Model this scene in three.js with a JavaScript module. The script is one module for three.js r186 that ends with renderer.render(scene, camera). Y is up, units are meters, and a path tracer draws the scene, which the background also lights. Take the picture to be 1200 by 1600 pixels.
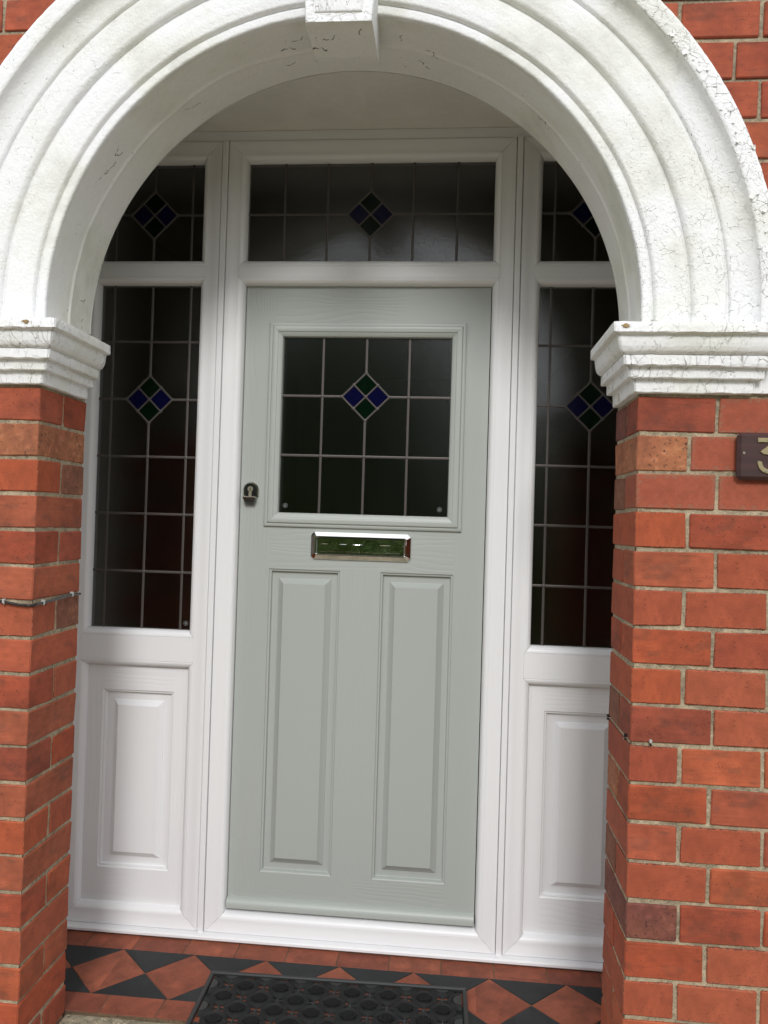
import * as THREE from 'three';
import { mergeGeometries, mergeVertices, toCreasedNormals } from 'three/addons/utils/BufferGeometryUtils.js';

// ---------------------------------------------------------------- camera, sky, sun, exposure
const RAD = Math.PI / 180;
const scene = new THREE.Scene();
const camera = new THREE.PerspectiveCamera(67.147, 768 / 1024, 0.05, 400);
camera.rotation.order = 'YXZ';
camera.position.set(0.2793, 1.2838, 2.3223);
camera.rotation.set(0.811 * RAD, 5.067 * RAD, 1.712 * RAD);

function overcastSky() {
  const w = 256, h = 128, d = new Float32Array(w * h * 4);
  for (let j = 0; j < h; j++) {
    const el = ((j + 0.5) / h - 0.5) * Math.PI;                 // row 0 is the bottom of the sky map
    const s = Math.max(0, Math.sin(el));
    for (let i = 0; i < w; i++) {
      const a = i / w * Math.PI * 2;
      const cl = 1 + 0.05 * Math.sin(a * 3 + s * 5) + 0.04 * Math.sin(a * 7 - s * 9 + 1.3);
      const L = 0.74 * (1 + 0.45 * s) / 1.2 * cl, k = (j * w + i) * 4;
      d[k] = L * 0.975; d[k + 1] = L * 1.0; d[k + 2] = L * 1.045; d[k + 3] = 1;
    }
  }
  const t = new THREE.DataTexture(d, w, h, THREE.RGBAFormat, THREE.FloatType);
  t.mapping = THREE.EquirectangularReflectionMapping; t.magFilter = THREE.LinearFilter; t.minFilter = THREE.LinearFilter;
  t.needsUpdate = true;
  return t;
}
scene.background = overcastSky();
scene.environment = scene.background;
const sun = new THREE.DirectionalLight(new THREE.Color(1, 0.985, 0.965), 1.0);
sun.position.set(0.9, 7.8, 10.2); sun.target.position.set(0, 1.3, 0.5);
sun.castShadow = true; sun.shadow.radius = 30; sun.shadow.mapSize.set(2048, 2048);
Object.assign(sun.shadow.camera, { left: -5, right: 5, top: 5, bottom: -5, near: 0.5, far: 40 });
scene.add(sun, sun.target);
const renderer = new THREE.WebGLRenderer({ antialias: true });
renderer.toneMapping = THREE.LinearToneMapping;
renderer.toneMappingExposure = 1.88;
renderer.shadowMap.enabled = true;

// ---------------------------------------------------------------- helpers
function rng(seed) { let a = seed >>> 0; return () => { a = (a + 0x6D2B79F5) | 0; let t = Math.imul(a ^ (a >>> 15), 1 | a); t = (t + Math.imul(t ^ (t >>> 7), 61 | t)) ^ t; return ((t ^ (t >>> 14)) >>> 0) / 4294967296; }; }
const R = rng(20417);
const lerp = (a, b, t) => a + (b - a) * t, clamp = (x, a = 0, b = 1) => Math.min(b, Math.max(a, x));
const sstep = (a, b, x) => { const t = clamp((x - a) / (b - a)); return t * t * (3 - 2 * t); };
function hash(x, y, z) { let h = Math.imul(x | 0, 374761393) ^ Math.imul(y | 0, 668265263) ^ Math.imul(z | 0, 2147483629 ^ 0x5bd1e995); h = Math.imul(h ^ (h >>> 13), 1274126177); h ^= h >>> 16; h = Math.imul(h, 0x85ebca6b); h ^= h >>> 13; return (h >>> 0) / 4294967296; }
function vnoise(x, y, z = 0) {
  const xi = Math.floor(x), yi = Math.floor(y), zi = Math.floor(z); let fx = x - xi, fy = y - yi, fz = z - zi;
  fx = fx * fx * (3 - 2 * fx); fy = fy * fy * (3 - 2 * fy); fz = fz * fz * (3 - 2 * fz);
  const c = (a, b, d) => hash(xi + a, yi + b, zi + d);
  const A = lerp(lerp(c(0, 0, 0), c(1, 0, 0), fx), lerp(c(0, 1, 0), c(1, 1, 0), fx), fy);
  if (fz === 0) return A;
  return lerp(A, lerp(lerp(c(0, 0, 1), c(1, 0, 1), fx), lerp(c(0, 1, 1), c(1, 1, 1), fx), fy), fz);
}
function fbm(x, y, z = 0, o = 4) { let s = 0, a = 0.5, n = 0; for (let i = 0; i < o; i++) { s += a * vnoise(x, y, z); n += a; x = x * 2.03 + 17.1; y = y * 2.03 + 9.7; z = z === 0 ? 0 : z * 2.03 + 3.3; a *= 0.5; } return s / n; }
function voro(x, y) {                                             // [F1, F2-F1, cell id]
  const xi = Math.floor(x), yi = Math.floor(y); let f1 = 9, f2 = 9, id = 0;
  for (let j = -1; j < 2; j++) for (let i = -1; i < 2; i++) {
    const cx = xi + i, cy = yi + j, dx = cx + hash(cx, cy, 11) - x, dy = cy + hash(cx, cy, 23) - y, d = Math.sqrt(dx * dx + dy * dy);
    if (d < f1) { f2 = f1; f1 = d; id = hash(cx, cy, 37); } else if (d < f2) f2 = d;
  }
  return [f1, f2 - f1, id];
}
// texture from a function (u, v in pixels) -> [r,g,b,h] sRGB-ish 0..1 ; returns {map, bump}
function texPair(w, h, fn, wantMap = true, wantBump = true) {
  const cm = wantMap ? new Uint8Array(w * h * 4) : null, bm = wantBump ? new Uint8Array(w * h * 4) : null;
  for (let j = 0; j < h; j++) for (let i = 0; i < w; i++) {
    const c = fn(i, j), k = (j * w + i) * 4;
    if (cm) { cm[k] = clamp(c[0]) * 255; cm[k + 1] = clamp(c[1]) * 255; cm[k + 2] = clamp(c[2]) * 255; cm[k + 3] = 255; }
    if (bm) { bm[k] = bm[k + 1] = bm[k + 2] = clamp(c[3]) * 255; bm[k + 3] = 255; }
  }
  const mk = (d, srgb) => { const t = new THREE.DataTexture(d, w, h); t.wrapS = t.wrapT = THREE.RepeatWrapping; t.magFilter = THREE.LinearFilter; t.minFilter = THREE.LinearMipmapLinearFilter; t.generateMipmaps = true; if (srgb) t.colorSpace = THREE.SRGBColorSpace; t.needsUpdate = true; return t; };
  return { map: cm && mk(cm, true), bump: bm && mk(bm, false) };
}
const lin = (r, g, b) => new THREE.Color().setRGB(r, g, b);
const std = (o) => new THREE.MeshStandardMaterial(o);
const phy = (o) => new THREE.MeshPhysicalMaterial(o);

const taken = {};
function numbered(n) { if (!(n in taken)) { taken[n] = 0; return n; } taken[n]++; return n + '_' + String(taken[n]).padStart(3, '0'); }
function group(name, label, category, grp) {
  const o = new THREE.Group(); o.name = numbered(name); o.userData = { label, category, kind: 'thing' }; if (grp) o.userData.group = grp; scene.add(o); return o;
}
function sub(parent, name) { const o = new THREE.Group(); o.name = name; parent.add(o); return o; }
function put(geo, material, name, parent, label) {
  const m = new THREE.Mesh(geo, material); m.name = parent ? name : numbered(name); m.castShadow = m.receiveShadow = true;
  if (label) m.userData.label = label;
  (parent || scene).add(m); return m;
}
function struct(geo, material, name) { const m = put(geo, material, name); m.userData.kind = 'structure'; return m; }
// box-projected uv in metres (scaled) with an offset
function boxUV(g, scale = 1, ou = 0, ov = 0, rot = false) {
  const ng = g.index ? g.toNonIndexed() : g; if (!ng.attributes.normal) ng.computeVertexNormals();
  const p = ng.attributes.position, uv = new Float32Array(p.count * 2), a = new THREE.Vector3(), b = new THREE.Vector3(), c = new THREE.Vector3(), n = new THREE.Vector3();
  for (let i = 0; i < p.count; i += 3) {
    a.fromBufferAttribute(p, i); b.fromBufferAttribute(p, i + 1); c.fromBufferAttribute(p, i + 2);
    n.copy(b).sub(a).cross(c.clone().sub(a)); const ax = Math.abs(n.x), ay = Math.abs(n.y), az = Math.abs(n.z);
    for (let k = 0; k < 3; k++) {
      const q = [a, b, c][k]; let u, v;
      if (az >= ax && az >= ay) { u = q.x; v = q.y; } else if (ax >= ay) { u = q.z; v = q.y; } else { u = q.x; v = q.z; }
      if (rot) [u, v] = [v, u];
      uv[(i + k) * 2] = u * scale + ou; uv[(i + k) * 2 + 1] = v * scale + ov;
    }
  }
  ng.setAttribute('uv', new THREE.BufferAttribute(uv, 2)); return ng;
}
function triGeo(tris) { const g = new THREE.BufferGeometry(); g.setAttribute('position', new THREE.BufferAttribute(new Float32Array(tris.flat(2)), 3)); g.computeVertexNormals(); return g; }
// chamfered box centred at the origin; jit moves its corners a little
function chamferBox(w, h, d, c, jit = 0, r = R) {
  const X = w / 2, Y = h / 2, Z = d / 2, V = {};
  for (const sx of [-1, 1]) for (const sy of [-1, 1]) for (const sz of [-1, 1]) {
    const j = () => (r() - 0.5) * 2 * jit, ox = j(), oy = j(), oz = j() * 0.5, cc = c * (jit ? 0.6 + r() * 1.3 : 1);
    V[[sx, sy, sz, 0]] = [sx * X + ox, sy * (Y - cc) + oy, sz * (Z - cc) + oz];
    V[[sx, sy, sz, 1]] = [sx * (X - cc) + ox, sy * Y + oy, sz * (Z - cc) + oz];
    V[[sx, sy, sz, 2]] = [sx * (X - cc) + ox, sy * (Y - cc) + oy, sz * Z + oz];
  }
  const T = [], quad = (a, b, c2, e) => {
    T.push([a, b, c2], [a, c2, e]);
  };
  const v = (sx, sy, sz, k) => V[[sx, sy, sz, k]];
  for (const s of [-1, 1]) {
    quad(v(s, -1, -1, 0), v(s, 1, -1, 0), v(s, 1, 1, 0), v(s, -1, 1, 0));
    quad(v(-1, s, -1, 1), v(1, s, -1, 1), v(1, s, 1, 1), v(-1, s, 1, 1));
    quad(v(-1, -1, s, 2), v(1, -1, s, 2), v(1, 1, s, 2), v(-1, 1, s, 2));
  }
  for (const a of [-1, 1]) for (const b of [-1, 1]) {
    quad(v(a, b, -1, 0), v(a, b, 1, 0), v(a, b, 1, 1), v(a, b, -1, 1));
    quad(v(a, -1, b, 0), v(a, 1, b, 0), v(a, 1, b, 2), v(a, -1, b, 2));
    quad(v(-1, a, b, 1), v(1, a, b, 1), v(1, a, b, 2), v(-1, a, b, 2));
    for (const e of [-1, 1]) T.push([v(a, b, e, 0), v(a, b, e, 1), v(a, b, e, 2)]);
  }
  // consistent outward winding (the solid is convex around the origin)
  for (const t of T) {
    const [p, q, s] = t, nx = (q[1] - p[1]) * (s[2] - p[2]) - (q[2] - p[2]) * (s[1] - p[1]), ny = (q[2] - p[2]) * (s[0] - p[0]) - (q[0] - p[0]) * (s[2] - p[2]), nz = (q[0] - p[0]) * (s[1] - p[1]) - (q[1] - p[1]) * (s[0] - p[0]);
    const cx = p[0] + q[0] + s[0], cy = p[1] + q[1] + s[1], cz = p[2] + q[2] + s[2];
    if (nx * cx / X + ny * cy / Y + nz * cz / Z < 0 && nx * cx + ny * cy + nz * cz < 0) { t[1] = s; t[2] = q; }
  }
  return triGeo(T);
}
function cbox(x0, x1, y0, y1, z0, z1, c = 0.0015) { const g = chamferBox(x1 - x0, y1 - y0, z1 - z0, c); g.translate((x0 + x1) / 2, (y0 + y1) / 2, (z0 + z1) / 2); return boxUV(g); }
// grid surface from f(i,j)->[x,y,z,u,v]
function gridGeo(nu, nv, f, flip = false) {
  const pos = new Float32Array(nu * nv * 3), uv = new Float32Array(nu * nv * 2), ix = [];
  for (let i = 0; i < nu; i++) for (let j = 0; j < nv; j++) { const q = f(i, j), k = i * nv + j; pos.set(q.slice(0, 3), k * 3); uv[k * 2] = q[3]; uv[k * 2 + 1] = q[4]; }
  for (let i = 0; i < nu - 1; i++) for (let j = 0; j < nv - 1; j++) { const a = i * nv + j, b = a + 1, c = a + nv, d = c + 1; if (flip) ix.push(a, b, c, b, d, c); else ix.push(a, c, b, b, c, d); }
  const g = new THREE.BufferGeometry(); g.setAttribute('position', new THREE.BufferAttribute(pos, 3)); g.setAttribute('uv', new THREE.BufferAttribute(uv, 2)); g.setIndex(ix); g.computeVertexNormals(); return g;
}
// four mitred members of a rectangular frame; profile = [[inward, z], ...]
function mitred(x0, x1, y0, y1, prof, gap = 0.0004, crease = 0.5) {
  const out = [], C = [[x0, y0], [x1, y0], [x1, y1], [x0, y1]], IN = [[1, 1], [-1, 1], [-1, -1], [1, -1]];
  for (let s = 0; s < 4; s++) {
    const e = (s + 1) % 4, dx = Math.sign(C[e][0] - C[s][0]), dy = Math.sign(C[e][1] - C[s][1]), T = [];
    const A = prof.map(([d, z]) => [C[s][0] + IN[s][0] * d + dx * gap, C[s][1] + IN[s][1] * d + dy * gap, z]);
    const B = prof.map(([d, z]) => [C[e][0] + IN[e][0] * d - dx * gap, C[e][1] + IN[e][1] * d - dy * gap, z]);
    for (let i = 0; i < prof.length - 1; i++) T.push([A[i], B[i], B[i + 1]], [A[i], B[i + 1], A[i + 1]]);
    out.push(boxUV(toCreasedNormals(triGeo(T), crease), 1, s * 0.3, s * 0.17, s % 2 === 1));
  }
  return out;                                                      // bottom, right, top, left
}
function extrudeX(prof, x0, x1, crease = 0.5) {                   // closed profile [[z,y],...] along x with end caps
  const T = [], n = prof.length;
  for (let i = 0; i < n; i++) { const a = prof[i], b = prof[(i + 1) % n]; T.push([[x0, a[1], a[0]], [x1, a[1], a[0]], [x1, b[1], b[0]]], [[x0, a[1], a[0]], [x1, b[1], b[0]], [x0, b[1], b[0]]]); }
  const tri = THREE.ShapeUtils.triangulateShape(prof.map(p => new THREE.Vector2(p[0], p[1])), []);
  for (const t of tri) for (const x of [x0, x1]) T.push(t.map(i => [x, prof[i][1], prof[i][0]]));
  return boxUV(toCreasedNormals(triGeo(T), crease));
}
function shapeOf(pts) { const s = new THREE.Shape(); pts.forEach((p, i) => i ? s.lineTo(p[0], p[1]) : s.moveTo(p[0], p[1])); s.closePath(); return s; }
function plate(pts, z0, z1, bevel = 0) {
  const g = new THREE.ExtrudeGeometry(shapeOf(pts), { depth: z1 - z0 - 2 * bevel, bevelEnabled: bevel > 0, bevelThickness: bevel, bevelSize: bevel, bevelOffset: -bevel, bevelSegments: 1 });
  g.translate(0, 0, z0 + bevel); return boxUV(g);
}

// ---------------------------------------------------------------- materials
const brickT = texPair(1024, 1024, (i, j) => {                    // 0.5 m square
  const x = i / 1024, y = j / 1024;
  const mott = fbm(x * 26, y * 30, 0, 4), cloud = fbm(x * 6 + 5, y * 7, 0, 3), fine = vnoise(i * 0.55, j * 0.55);
  let v = 0.80 + 0.18 * (mott - 0.5) + 0.30 * (cloud - 0.5) + 0.05 * (fine - 0.5), hgt = 0.62 + 0.2 * (fine - 0.5) + 0.22 * (mott - 0.5);
  let r = v, g = v, b = v;
  const drag = fbm(x * 9 + 3, y * 120, 0, 3); r *= 0.96 + 0.08 * drag; g *= 0.94 + 0.12 * drag; b *= 0.94 + 0.12 * drag;
  const pit = fbm(x * 150 + 3, y * 128, 0, 3), pm = fbm(x * 9 + 40, y * 10, 0, 2), ps = 0.8 * sstep(0.775 - 0.09 * (pm - 0.45), 0.86, pit) * sstep(0.44, 0.62, pm);
  r *= 1 - 0.55 * ps; g *= 1 - 0.55 * ps; b *= 1 - 0.45 * ps; hgt -= 0.55 * ps;
  const stain = sstep(0.56, 0.78, fbm(x * 13 + 21, y * 22 + 4, 0, 4)); r *= 1 - 0.11 * stain; g *= 1 - 0.05 * stain;
  const scr = sstep(0.82, 0.9, fbm(x * 14 + 70, y * 160 + 5, 0, 2)) * 0.25; r *= 1 - scr * 0.7; g *= 1 - scr * 0.5; b *= 1 - scr * 0.4; hgt -= scr * 0.4;
  const q = voro(x * 40 + 9, y * 44 + 2);
  if (q[2] > 0.93) { const s = sstep(0.10, 0.03, q[0]); r = lerp(r, 0.98, 0.5 * s); g = lerp(g, 0.98, 0.35 * s); b = lerp(b, 0.95, 0.3 * s); }
  return [r, g, b, hgt];
});
const brickSpeckT = texPair(512, 512, (i, j) => {                 // rougher burnt face, 0.25 m square
  const x = i / 512, y = j / 512, m = fbm(x * 34, y * 34, 0, 4), c = fbm(x * 7, y * 7 + 9, 0, 3), p = voro(x * 34, y * 34);
  let v = 0.80 + 0.24 * (m - 0.5) + 0.22 * (c - 0.5), h = 0.55 + 0.6 * (m - 0.5);
  let r = v, g = v * (0.98 + 0.1 * (c - 0.5)), b = v * 0.96;
  const s = 0.7 * sstep(0.68, 0.80, fbm(x * 92 + 5, y * 84 + 60, 0, 3)) * sstep(0.3, 0.52, c); r *= 1 - 0.55 * s; g *= 1 - 0.5 * s; b *= 1 - 0.4 * s; h -= 0.5 * s;
  const l = sstep(0.60, 0.72, fbm(x * 30 + 50, y * 36, 0, 4)); r *= 1 + 0.10 * l; g *= 1 + 0.14 * l; b *= 1 + 0.16 * l;
  return [r, g, b, h];
});
const brickSaltT = texPair(512, 256, (i, j) => {                  // one face: lime bloom creeping in from the arrises
  const x = i / 512, y = j / 256, e = Math.min(x * 2.2, (1 - x) * 2.2, y, 1 - y);
  const n = fbm(x * 16, y * 8, 0, 4), f = fbm(x * 60, y * 30, 0, 3), p = voro(x * 30, y * 15);
  let r = 0.82 + 0.14 * (n - 0.5), g = r, b = r;
  let s = sstep(0.16, 0.0, e + 0.38 * (n - 0.5)) * sstep(0.30, 0.6, f) * 0.85;
  if (p[2] > 0.78 && n > 0.48) s = Math.max(s, 0.6 * sstep(0.26, 0.1, p[0]));
  r = lerp(r, 0.80, s * 0.45); g = lerp(g, 1.35, s * 0.5); b = lerp(b, 1.9, s * 0.5);
  return [r, g, b, 0.5 + 0.3 * (f - 0.5)];
});
const brickFaceT = texPair(512, 256, (i, j) => {                  // one face: mortar smeared on the arrises, pores, drag marks, a darker fired patch
  const x = i / 512, y = j / 256, e = Math.min(x * 2.2, (1 - x) * 2.2, y, 1 - y);
  const n = fbm(x * 13 + 4, y * 6, 0, 4), f = fbm(x * 70, y * 34 + 9, 0, 3), c = fbm(x * 3.5 + 8, y * 2.2, 0, 3);
  let v = 0.80 + 0.12 * (n - 0.5) + 0.10 * (c - 0.5), r = v, g = v, b = v, h = 0.6 + 0.35 * (f - 0.5);
  const s = sstep(0.075, 0.0, e + 0.22 * (n - 0.45)) * sstep(0.36, 0.58, f) * 0.8; r = lerp(r, 0.86, s * 0.7); g = lerp(g, 1.3, s * 0.55); b = lerp(b, 1.7, s * 0.5); h += 0.15 * s;
  const chip = sstep(0.030, 0.008, e + 0.10 * (fbm(x * 40 + 3, y * 20, 0, 3) - 0.42)); r *= 1 - 0.28 * chip; g *= 1 - 0.24 * chip; b *= 1 - 0.2 * chip; h -= 0.5 * chip;
  const p = 0.75 * sstep(0.74, 0.84, fbm(x * 52 + 1, y * 25 + 5, 0, 3)) * sstep(0.4, 0.6, fbm(x * 4 + 60, y * 3, 0, 2)); r *= 1 - 0.5 * p; g *= 1 - 0.5 * p; b *= 1 - 0.4 * p; h -= 0.4 * p;
  return [r, g, b, h];
});
const brickMat = (r, g, b, t = brickT, bs = 0.0012) => std({ color: lin(r, g, b), map: t.map, bumpMap: t.bump, bumpScale: bs, roughness: 0.9 });
const BR = [[0.55, 0.114, 0.042], [0.51, 0.110, 0.049], [0.57, 0.130, 0.052], [0.47, 0.094, 0.041], [0.53, 0.120, 0.056], [0.50, 0.096, 0.037], [0.42, 0.090, 0.045], [0.57, 0.136, 0.060], [0.52, 0.104, 0.039], [0.48, 0.106, 0.054]].map(c => brickMat(...c));
const BSPECK = brickMat(0.50, 0.185, 0.090, brickSpeckT, 0.002), BORANGE = brickMat(0.50, 0.128, 0.060), BDARK = brickMat(0.27, 0.088, 0.062, brickSpeckT, 0.0016), BGREY = brickMat(0.33, 0.125, 0.074, brickSpeckT, 0.001);
const BFACE = [[0.55, 0.114, 0.042], [0.50, 0.108, 0.047], [0.46, 0.094, 0.043], [0.53, 0.124, 0.056]].map(c => brickMat(...c, brickFaceT, 0.0012));
const BSALT = brickMat(0.46, 0.110, 0.056, brickSaltT, 0.0008);

const mortarT = texPair(1024, 1024, (i, j) => {
  const x = i / 1024, y = j / 1024, m = fbm(x * 60, y * 60, 0, 4), c = fbm(x * 9, y * 9, 0, 3), p = voro(x * 150, y * 150);
  let v = 0.76 + 0.30 * (m - 0.5) + 0.30 * (c - 0.5); let r = v, g = v * 0.925, b = v * 0.80;
  if (p[2] > 0.88) { const s = sstep(0.4, 0.15, p[0]) * 0.7; r = lerp(r, 0.95, s); g = lerp(g, 0.91, s); b = lerp(b, 0.83, s); }
  if (p[2] < 0.10) { const s = sstep(0.4, 0.15, p[0]) * 0.55; r *= 1 - 0.6 * s; g *= 1 - 0.6 * s; b *= 1 - 0.6 * s; }
  return [r, g, b, 0.5 + 0.9 * (m - 0.5) + (p[2] - 0.5) * 0.25];
});
const MORTAR = std({ color: lin(0.60, 0.585, 0.545), map: mortarT.map, bumpMap: mortarT.bump, bumpScale: 0.0026, roughness: 0.95 });

// old masonry paint on the arch: u along the arch 0..1, v across the moulding 0..1
const WP = [0.93, 0.93, 0.925];
function paintTexel(X, Y, amt) {                                   // metres
  const orange = fbm(X * 230, Y * 230, 0, 3), wav = fbm(X * 30, Y * 30, 0, 3), grime = fbm(X * 5 + 3, Y * 6 + 1, 0, 4);
  const wx = X + 0.010 * (fbm(X * 50, Y * 50, 0, 2) - 0.5), wy = Y + 0.010 * (fbm(X * 50 + 31, Y * 50 + 7, 0, 2) - 0.5);
  const a = voro(wx * 52, wy * 52), b = voro(wx * 112 + 7, wy * 112 + 3);
  let crack = 0, lift = 0;
  const brk = fbm(X * 42 + 90, Y * 42, 0, 2);
  const wa = 0.034 * amt * sstep(0.46 - 0.22 * (amt - 0.5), 0.56, brk);
  if (wa > 0.004) { crack = Math.max(crack, sstep(wa, wa * 0.35, a[1])); lift = Math.max(lift, sstep(wa * 4, wa, a[1]) * (a[2] > 0.5 ? 1 : 0)); }
  const wb = 0.045 * (amt - 0.35) * sstep(0.55, 0.66, fbm(X * 33 + 11, Y * 33 + 70, 0, 2));
  if (wb > 0.004) crack = Math.max(crack, 0.8 * sstep(wb, wb * 0.3, b[1]));
  const fl = voro(wx * 70 + 3, wy * 70 + 9); const bare = (fl[2] > 0.996 && amt > 1.0) ? sstep(0.0, 0.12, fl[1]) : 0;
  let k = 1 - 0.03 * (orange - 0.5) - 0.05 * sstep(0.5, 0.75, grime) * wav * 2;
  let r = WP[0] * k, g = WP[1] * k, bl = WP[2] * k * (1 - 0.03 * sstep(0.45, 0.7, grime));
  r = lerp(r, 0.50, crack * 0.55); g = lerp(g, 0.48, crack * 0.55); bl = lerp(bl, 0.44, crack * 0.55);
  r = lerp(r, 0.80, bare); g = lerp(g, 0.78, bare); bl = lerp(bl, 0.73, bare);
  const h = 0.58 + (0.16 + 0.12 * amt) * (orange - 0.5) + 0.10 * (wav - 0.5) + 0.26 * lift - 0.36 * crack - 0.16 * bare;
  return [r, g, bl, h];
}
const ARCU = 2.62, ARCV = 0.42;
const archT = texPair(2048, 384, (i, j) => {
  const u = i / 2048, v = j / 384, X = u * ARCU, Y = v * ARCV;
  const low = fbm(X * 2.3 + 1.7, Y * 5 + 4, 0, 3);
  let amt = 0.05 + (0.30 + 0.25 * sstep(0.6, 0.8, u)) * sstep(0.50, 0.70, low);
  amt += 0.75 * sstep(0.74, 0.93, u) + 0.10 * sstep(0.12, 0.0, u);             // flaking is worst low on one haunch
  amt *= 0.80; if (v > 0.72) amt += 0.15; if (v > 0.72 && u > 0.5) amt += 0.60;   // and on the weathered outer lip
  return paintTexel(X, Y, clamp(amt, 0.05, 1.15));
});
const MARCH = std({ color: lin(0.93, 0.93, 0.95), map: archT.map, bumpMap: archT.bump, bumpScale: 0.0055, roughness: 0.72 });
const capT = texPair(1024, 512, (i, j) => {                       // 1.0 m by 0.5 m
  const X = i / 1024, Y = j / 512 * 0.5; return paintTexel(X + 20, Y + 8, clamp(0.50 + 0.75 * sstep(0.4, 0.62, fbm(X * 5, Y * 9, 0, 3)), 0, 1.15));
});
const MCAP = std({ color: lin(0.93, 0.93, 0.95), map: capT.map, bumpMap: capT.bump, bumpScale: 0.005, roughness: 0.74 });
function hairline(X, Y, pts, w) {                                  // distance to a jagged polyline
  let d = 9; for (let k = 0; k < pts.length - 1; k++) { const [ax, ay] = pts[k], [bx, by] = pts[k + 1], dx = bx - ax, dy = by - ay, t = clamp(((X - ax) * dx + (Y - ay) * dy) / (dx * dx + dy * dy)); d = Math.min(d, Math.hypot(X - ax - t * dx, Y - ay - t * dy) / lerp(0.35, 1, 4 * t * (1 - t))); } return sstep(w, w * 0.35, d);
}
const sr = rng(77), soffitCracks = [];
for (const [u, v, L, ang, w] of [[0.425, 0.10, 0.05, 0.1, 0.0024], [0.44, 0.075, 0.04, -0.2, 0.0012], [0.425, 0.17, 0.03, 0.3, 0.0013], [0.30, 0.15, 0.06, 0.35, 0.001], [0.208, 0.060, 0.040, 0.9, 0.0015], [0.208, 0.060, 0.03, -0.5, 0.0013], [0.186, 0.070, 0.045, 0.3, 0.0016], [0.17, 0.055, 0.05, 0.2, 0.0009], [0.03, 0.10, 0.05, 0.3, 0.0014], [0.02, 0.19, 0.03, 0.2, 0.0013], [0.05, 0.17, 0.04, 1.2, 0.001], [0.575, 0.16, 0.05, 1.2, 0.0012], [0.585, 0.10, 0.06, 0.8, 0.0014], [0.56, 0.06, 0.03, 2.0, 0.001], [0.56, 0.19, 0.025, 1.6, 0.0012], [0.73, 0.115, 0.035, 0.1, 0.0022], [0.72, 0.13, 0.05, 0.2, 0.0009], [0.50, 0.05, 0.05, 1.3, 0.001], [0.48, 0.035, 0.03, 1.6, 0.0012], [0.97, 0.2, 0.04, 0.05, 0.0015]]) {
  const P = [[u * 2.2, v]]; let a = ang; const n = 9; for (let k = 0; k < n; k++) { a += (sr() - 0.5) * 2.4; const q = P[P.length - 1]; P.push([q[0] + Math.cos(a) * L / n, q[1] + Math.sin(a) * L / n]); a = ang; }
  soffitCracks.push([P, w, u * 2.2]);
}
const soffitT = texPair(2048, 256, (i, j) => {
  const X = i / 2048 * 2.2, Y = j / 256 * 0.24; const t = paintTexel(X + 50, Y + 30, 0.12); let c = 0;
  for (const [P, w, u0] of soffitCracks) if (Math.abs(X - u0) < 0.1) c = Math.max(c, hairline(X, Y, P, w));
  const sp = voro(X * 30, Y * 30); if (sp[2] > 0.9) c = Math.max(c, 0.6 * sstep(0.05, 0.02, sp[0]));
  c *= sstep(0.30, 0.52, fbm(X * 120, Y * 120, 0, 2)); return [lerp(t[0], 0.20, c), lerp(t[1], 0.185, c), lerp(t[2], 0.16, c), t[3] - 0.4 * c];
});
const MSOFFIT = std({ color: lin(0.90, 0.895, 0.875), map: soffitT.map, bumpMap: soffitT.bump, bumpScale: 0.003, roughness: 0.8 });
const plasterT = texPair(512, 512, (i, j) => { const m = fbm(i / 40, j / 40, 0, 4), f = fbm(i / 6, j / 6, 0, 2), v = 0.95 + 0.05 * (m - 0.5) + 0.02 * (f - 0.5); return [v, v, v * 0.985, 0.5 + 0.4 * (f - 0.5) + 0.4 * (m - 0.5)]; });
const PLASTER = std({ color: lin(0.80, 0.79, 0.76), map: plasterT.map, bumpMap: plasterT.bump, bumpScale: 0.0015, roughness: 0.85 });

// foil-grained plastic frame and moulded door skin
function grainH(X, Y, seed) {                                     // grain running along X, cathedral arches here and there
  const warp = 0.020 * (fbm(X * 2.1 + seed, Y * 9 + seed, 0, 3) - 0.5);
  const yy = Y + warp * 1.8, ring = 0.5 + 0.5 * Math.sin((yy * 160 + 9 * fbm(X * 3 + seed, yy * 14, 0, 3)) * 2.6);
  const fib = fbm(X * 14 + seed, yy * 520, 0, 2), m = sstep(0.40, 0.62, fbm(X * 3.3 + 7 + seed, Y * 7, 0, 2));
  return clamp(0.62 - 0.42 * m * Math.pow(ring, 3) - 0.22 * (fib - 0.4));
}
const grainT = texPair(1024, 1024, (i, j) => [0, 0, 0, grainH(i / 1024, j / 1024, 3.1)], false, true);
const foilT = texPair(512, 512, (i, j) => { const f = fbm(i / 60, j / 2.2, 0, 3); return [0, 0, 0, 0.5 + 0.5 * (f - 0.5)]; }, false, true);
const SAGE = std({ color: lin(0.382, 0.408, 0.382), bumpMap: grainT.bump, bumpScale: 0.0006, roughness: 0.48 });
const SAGEP = std({ color: lin(0.382, 0.408, 0.382), bumpMap: foilT.bump, bumpScale: 0.00008, roughness: 0.46 });
const SAGETRIM = std({ color: lin(0.392, 0.420, 0.392), roughness: 0.42 });
const UPVC = phy({ color: lin(0.80, 0.80, 0.812), roughness: 0.40 });
const UPVCG = phy({ color: lin(0.80, 0.80, 0.812), bumpMap: grainT.bump, bumpScale: 0.0006, roughness: 0.42 });
const SEAM = std({ color: lin(0.05, 0.05, 0.05), roughness: 0.8 });

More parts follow.
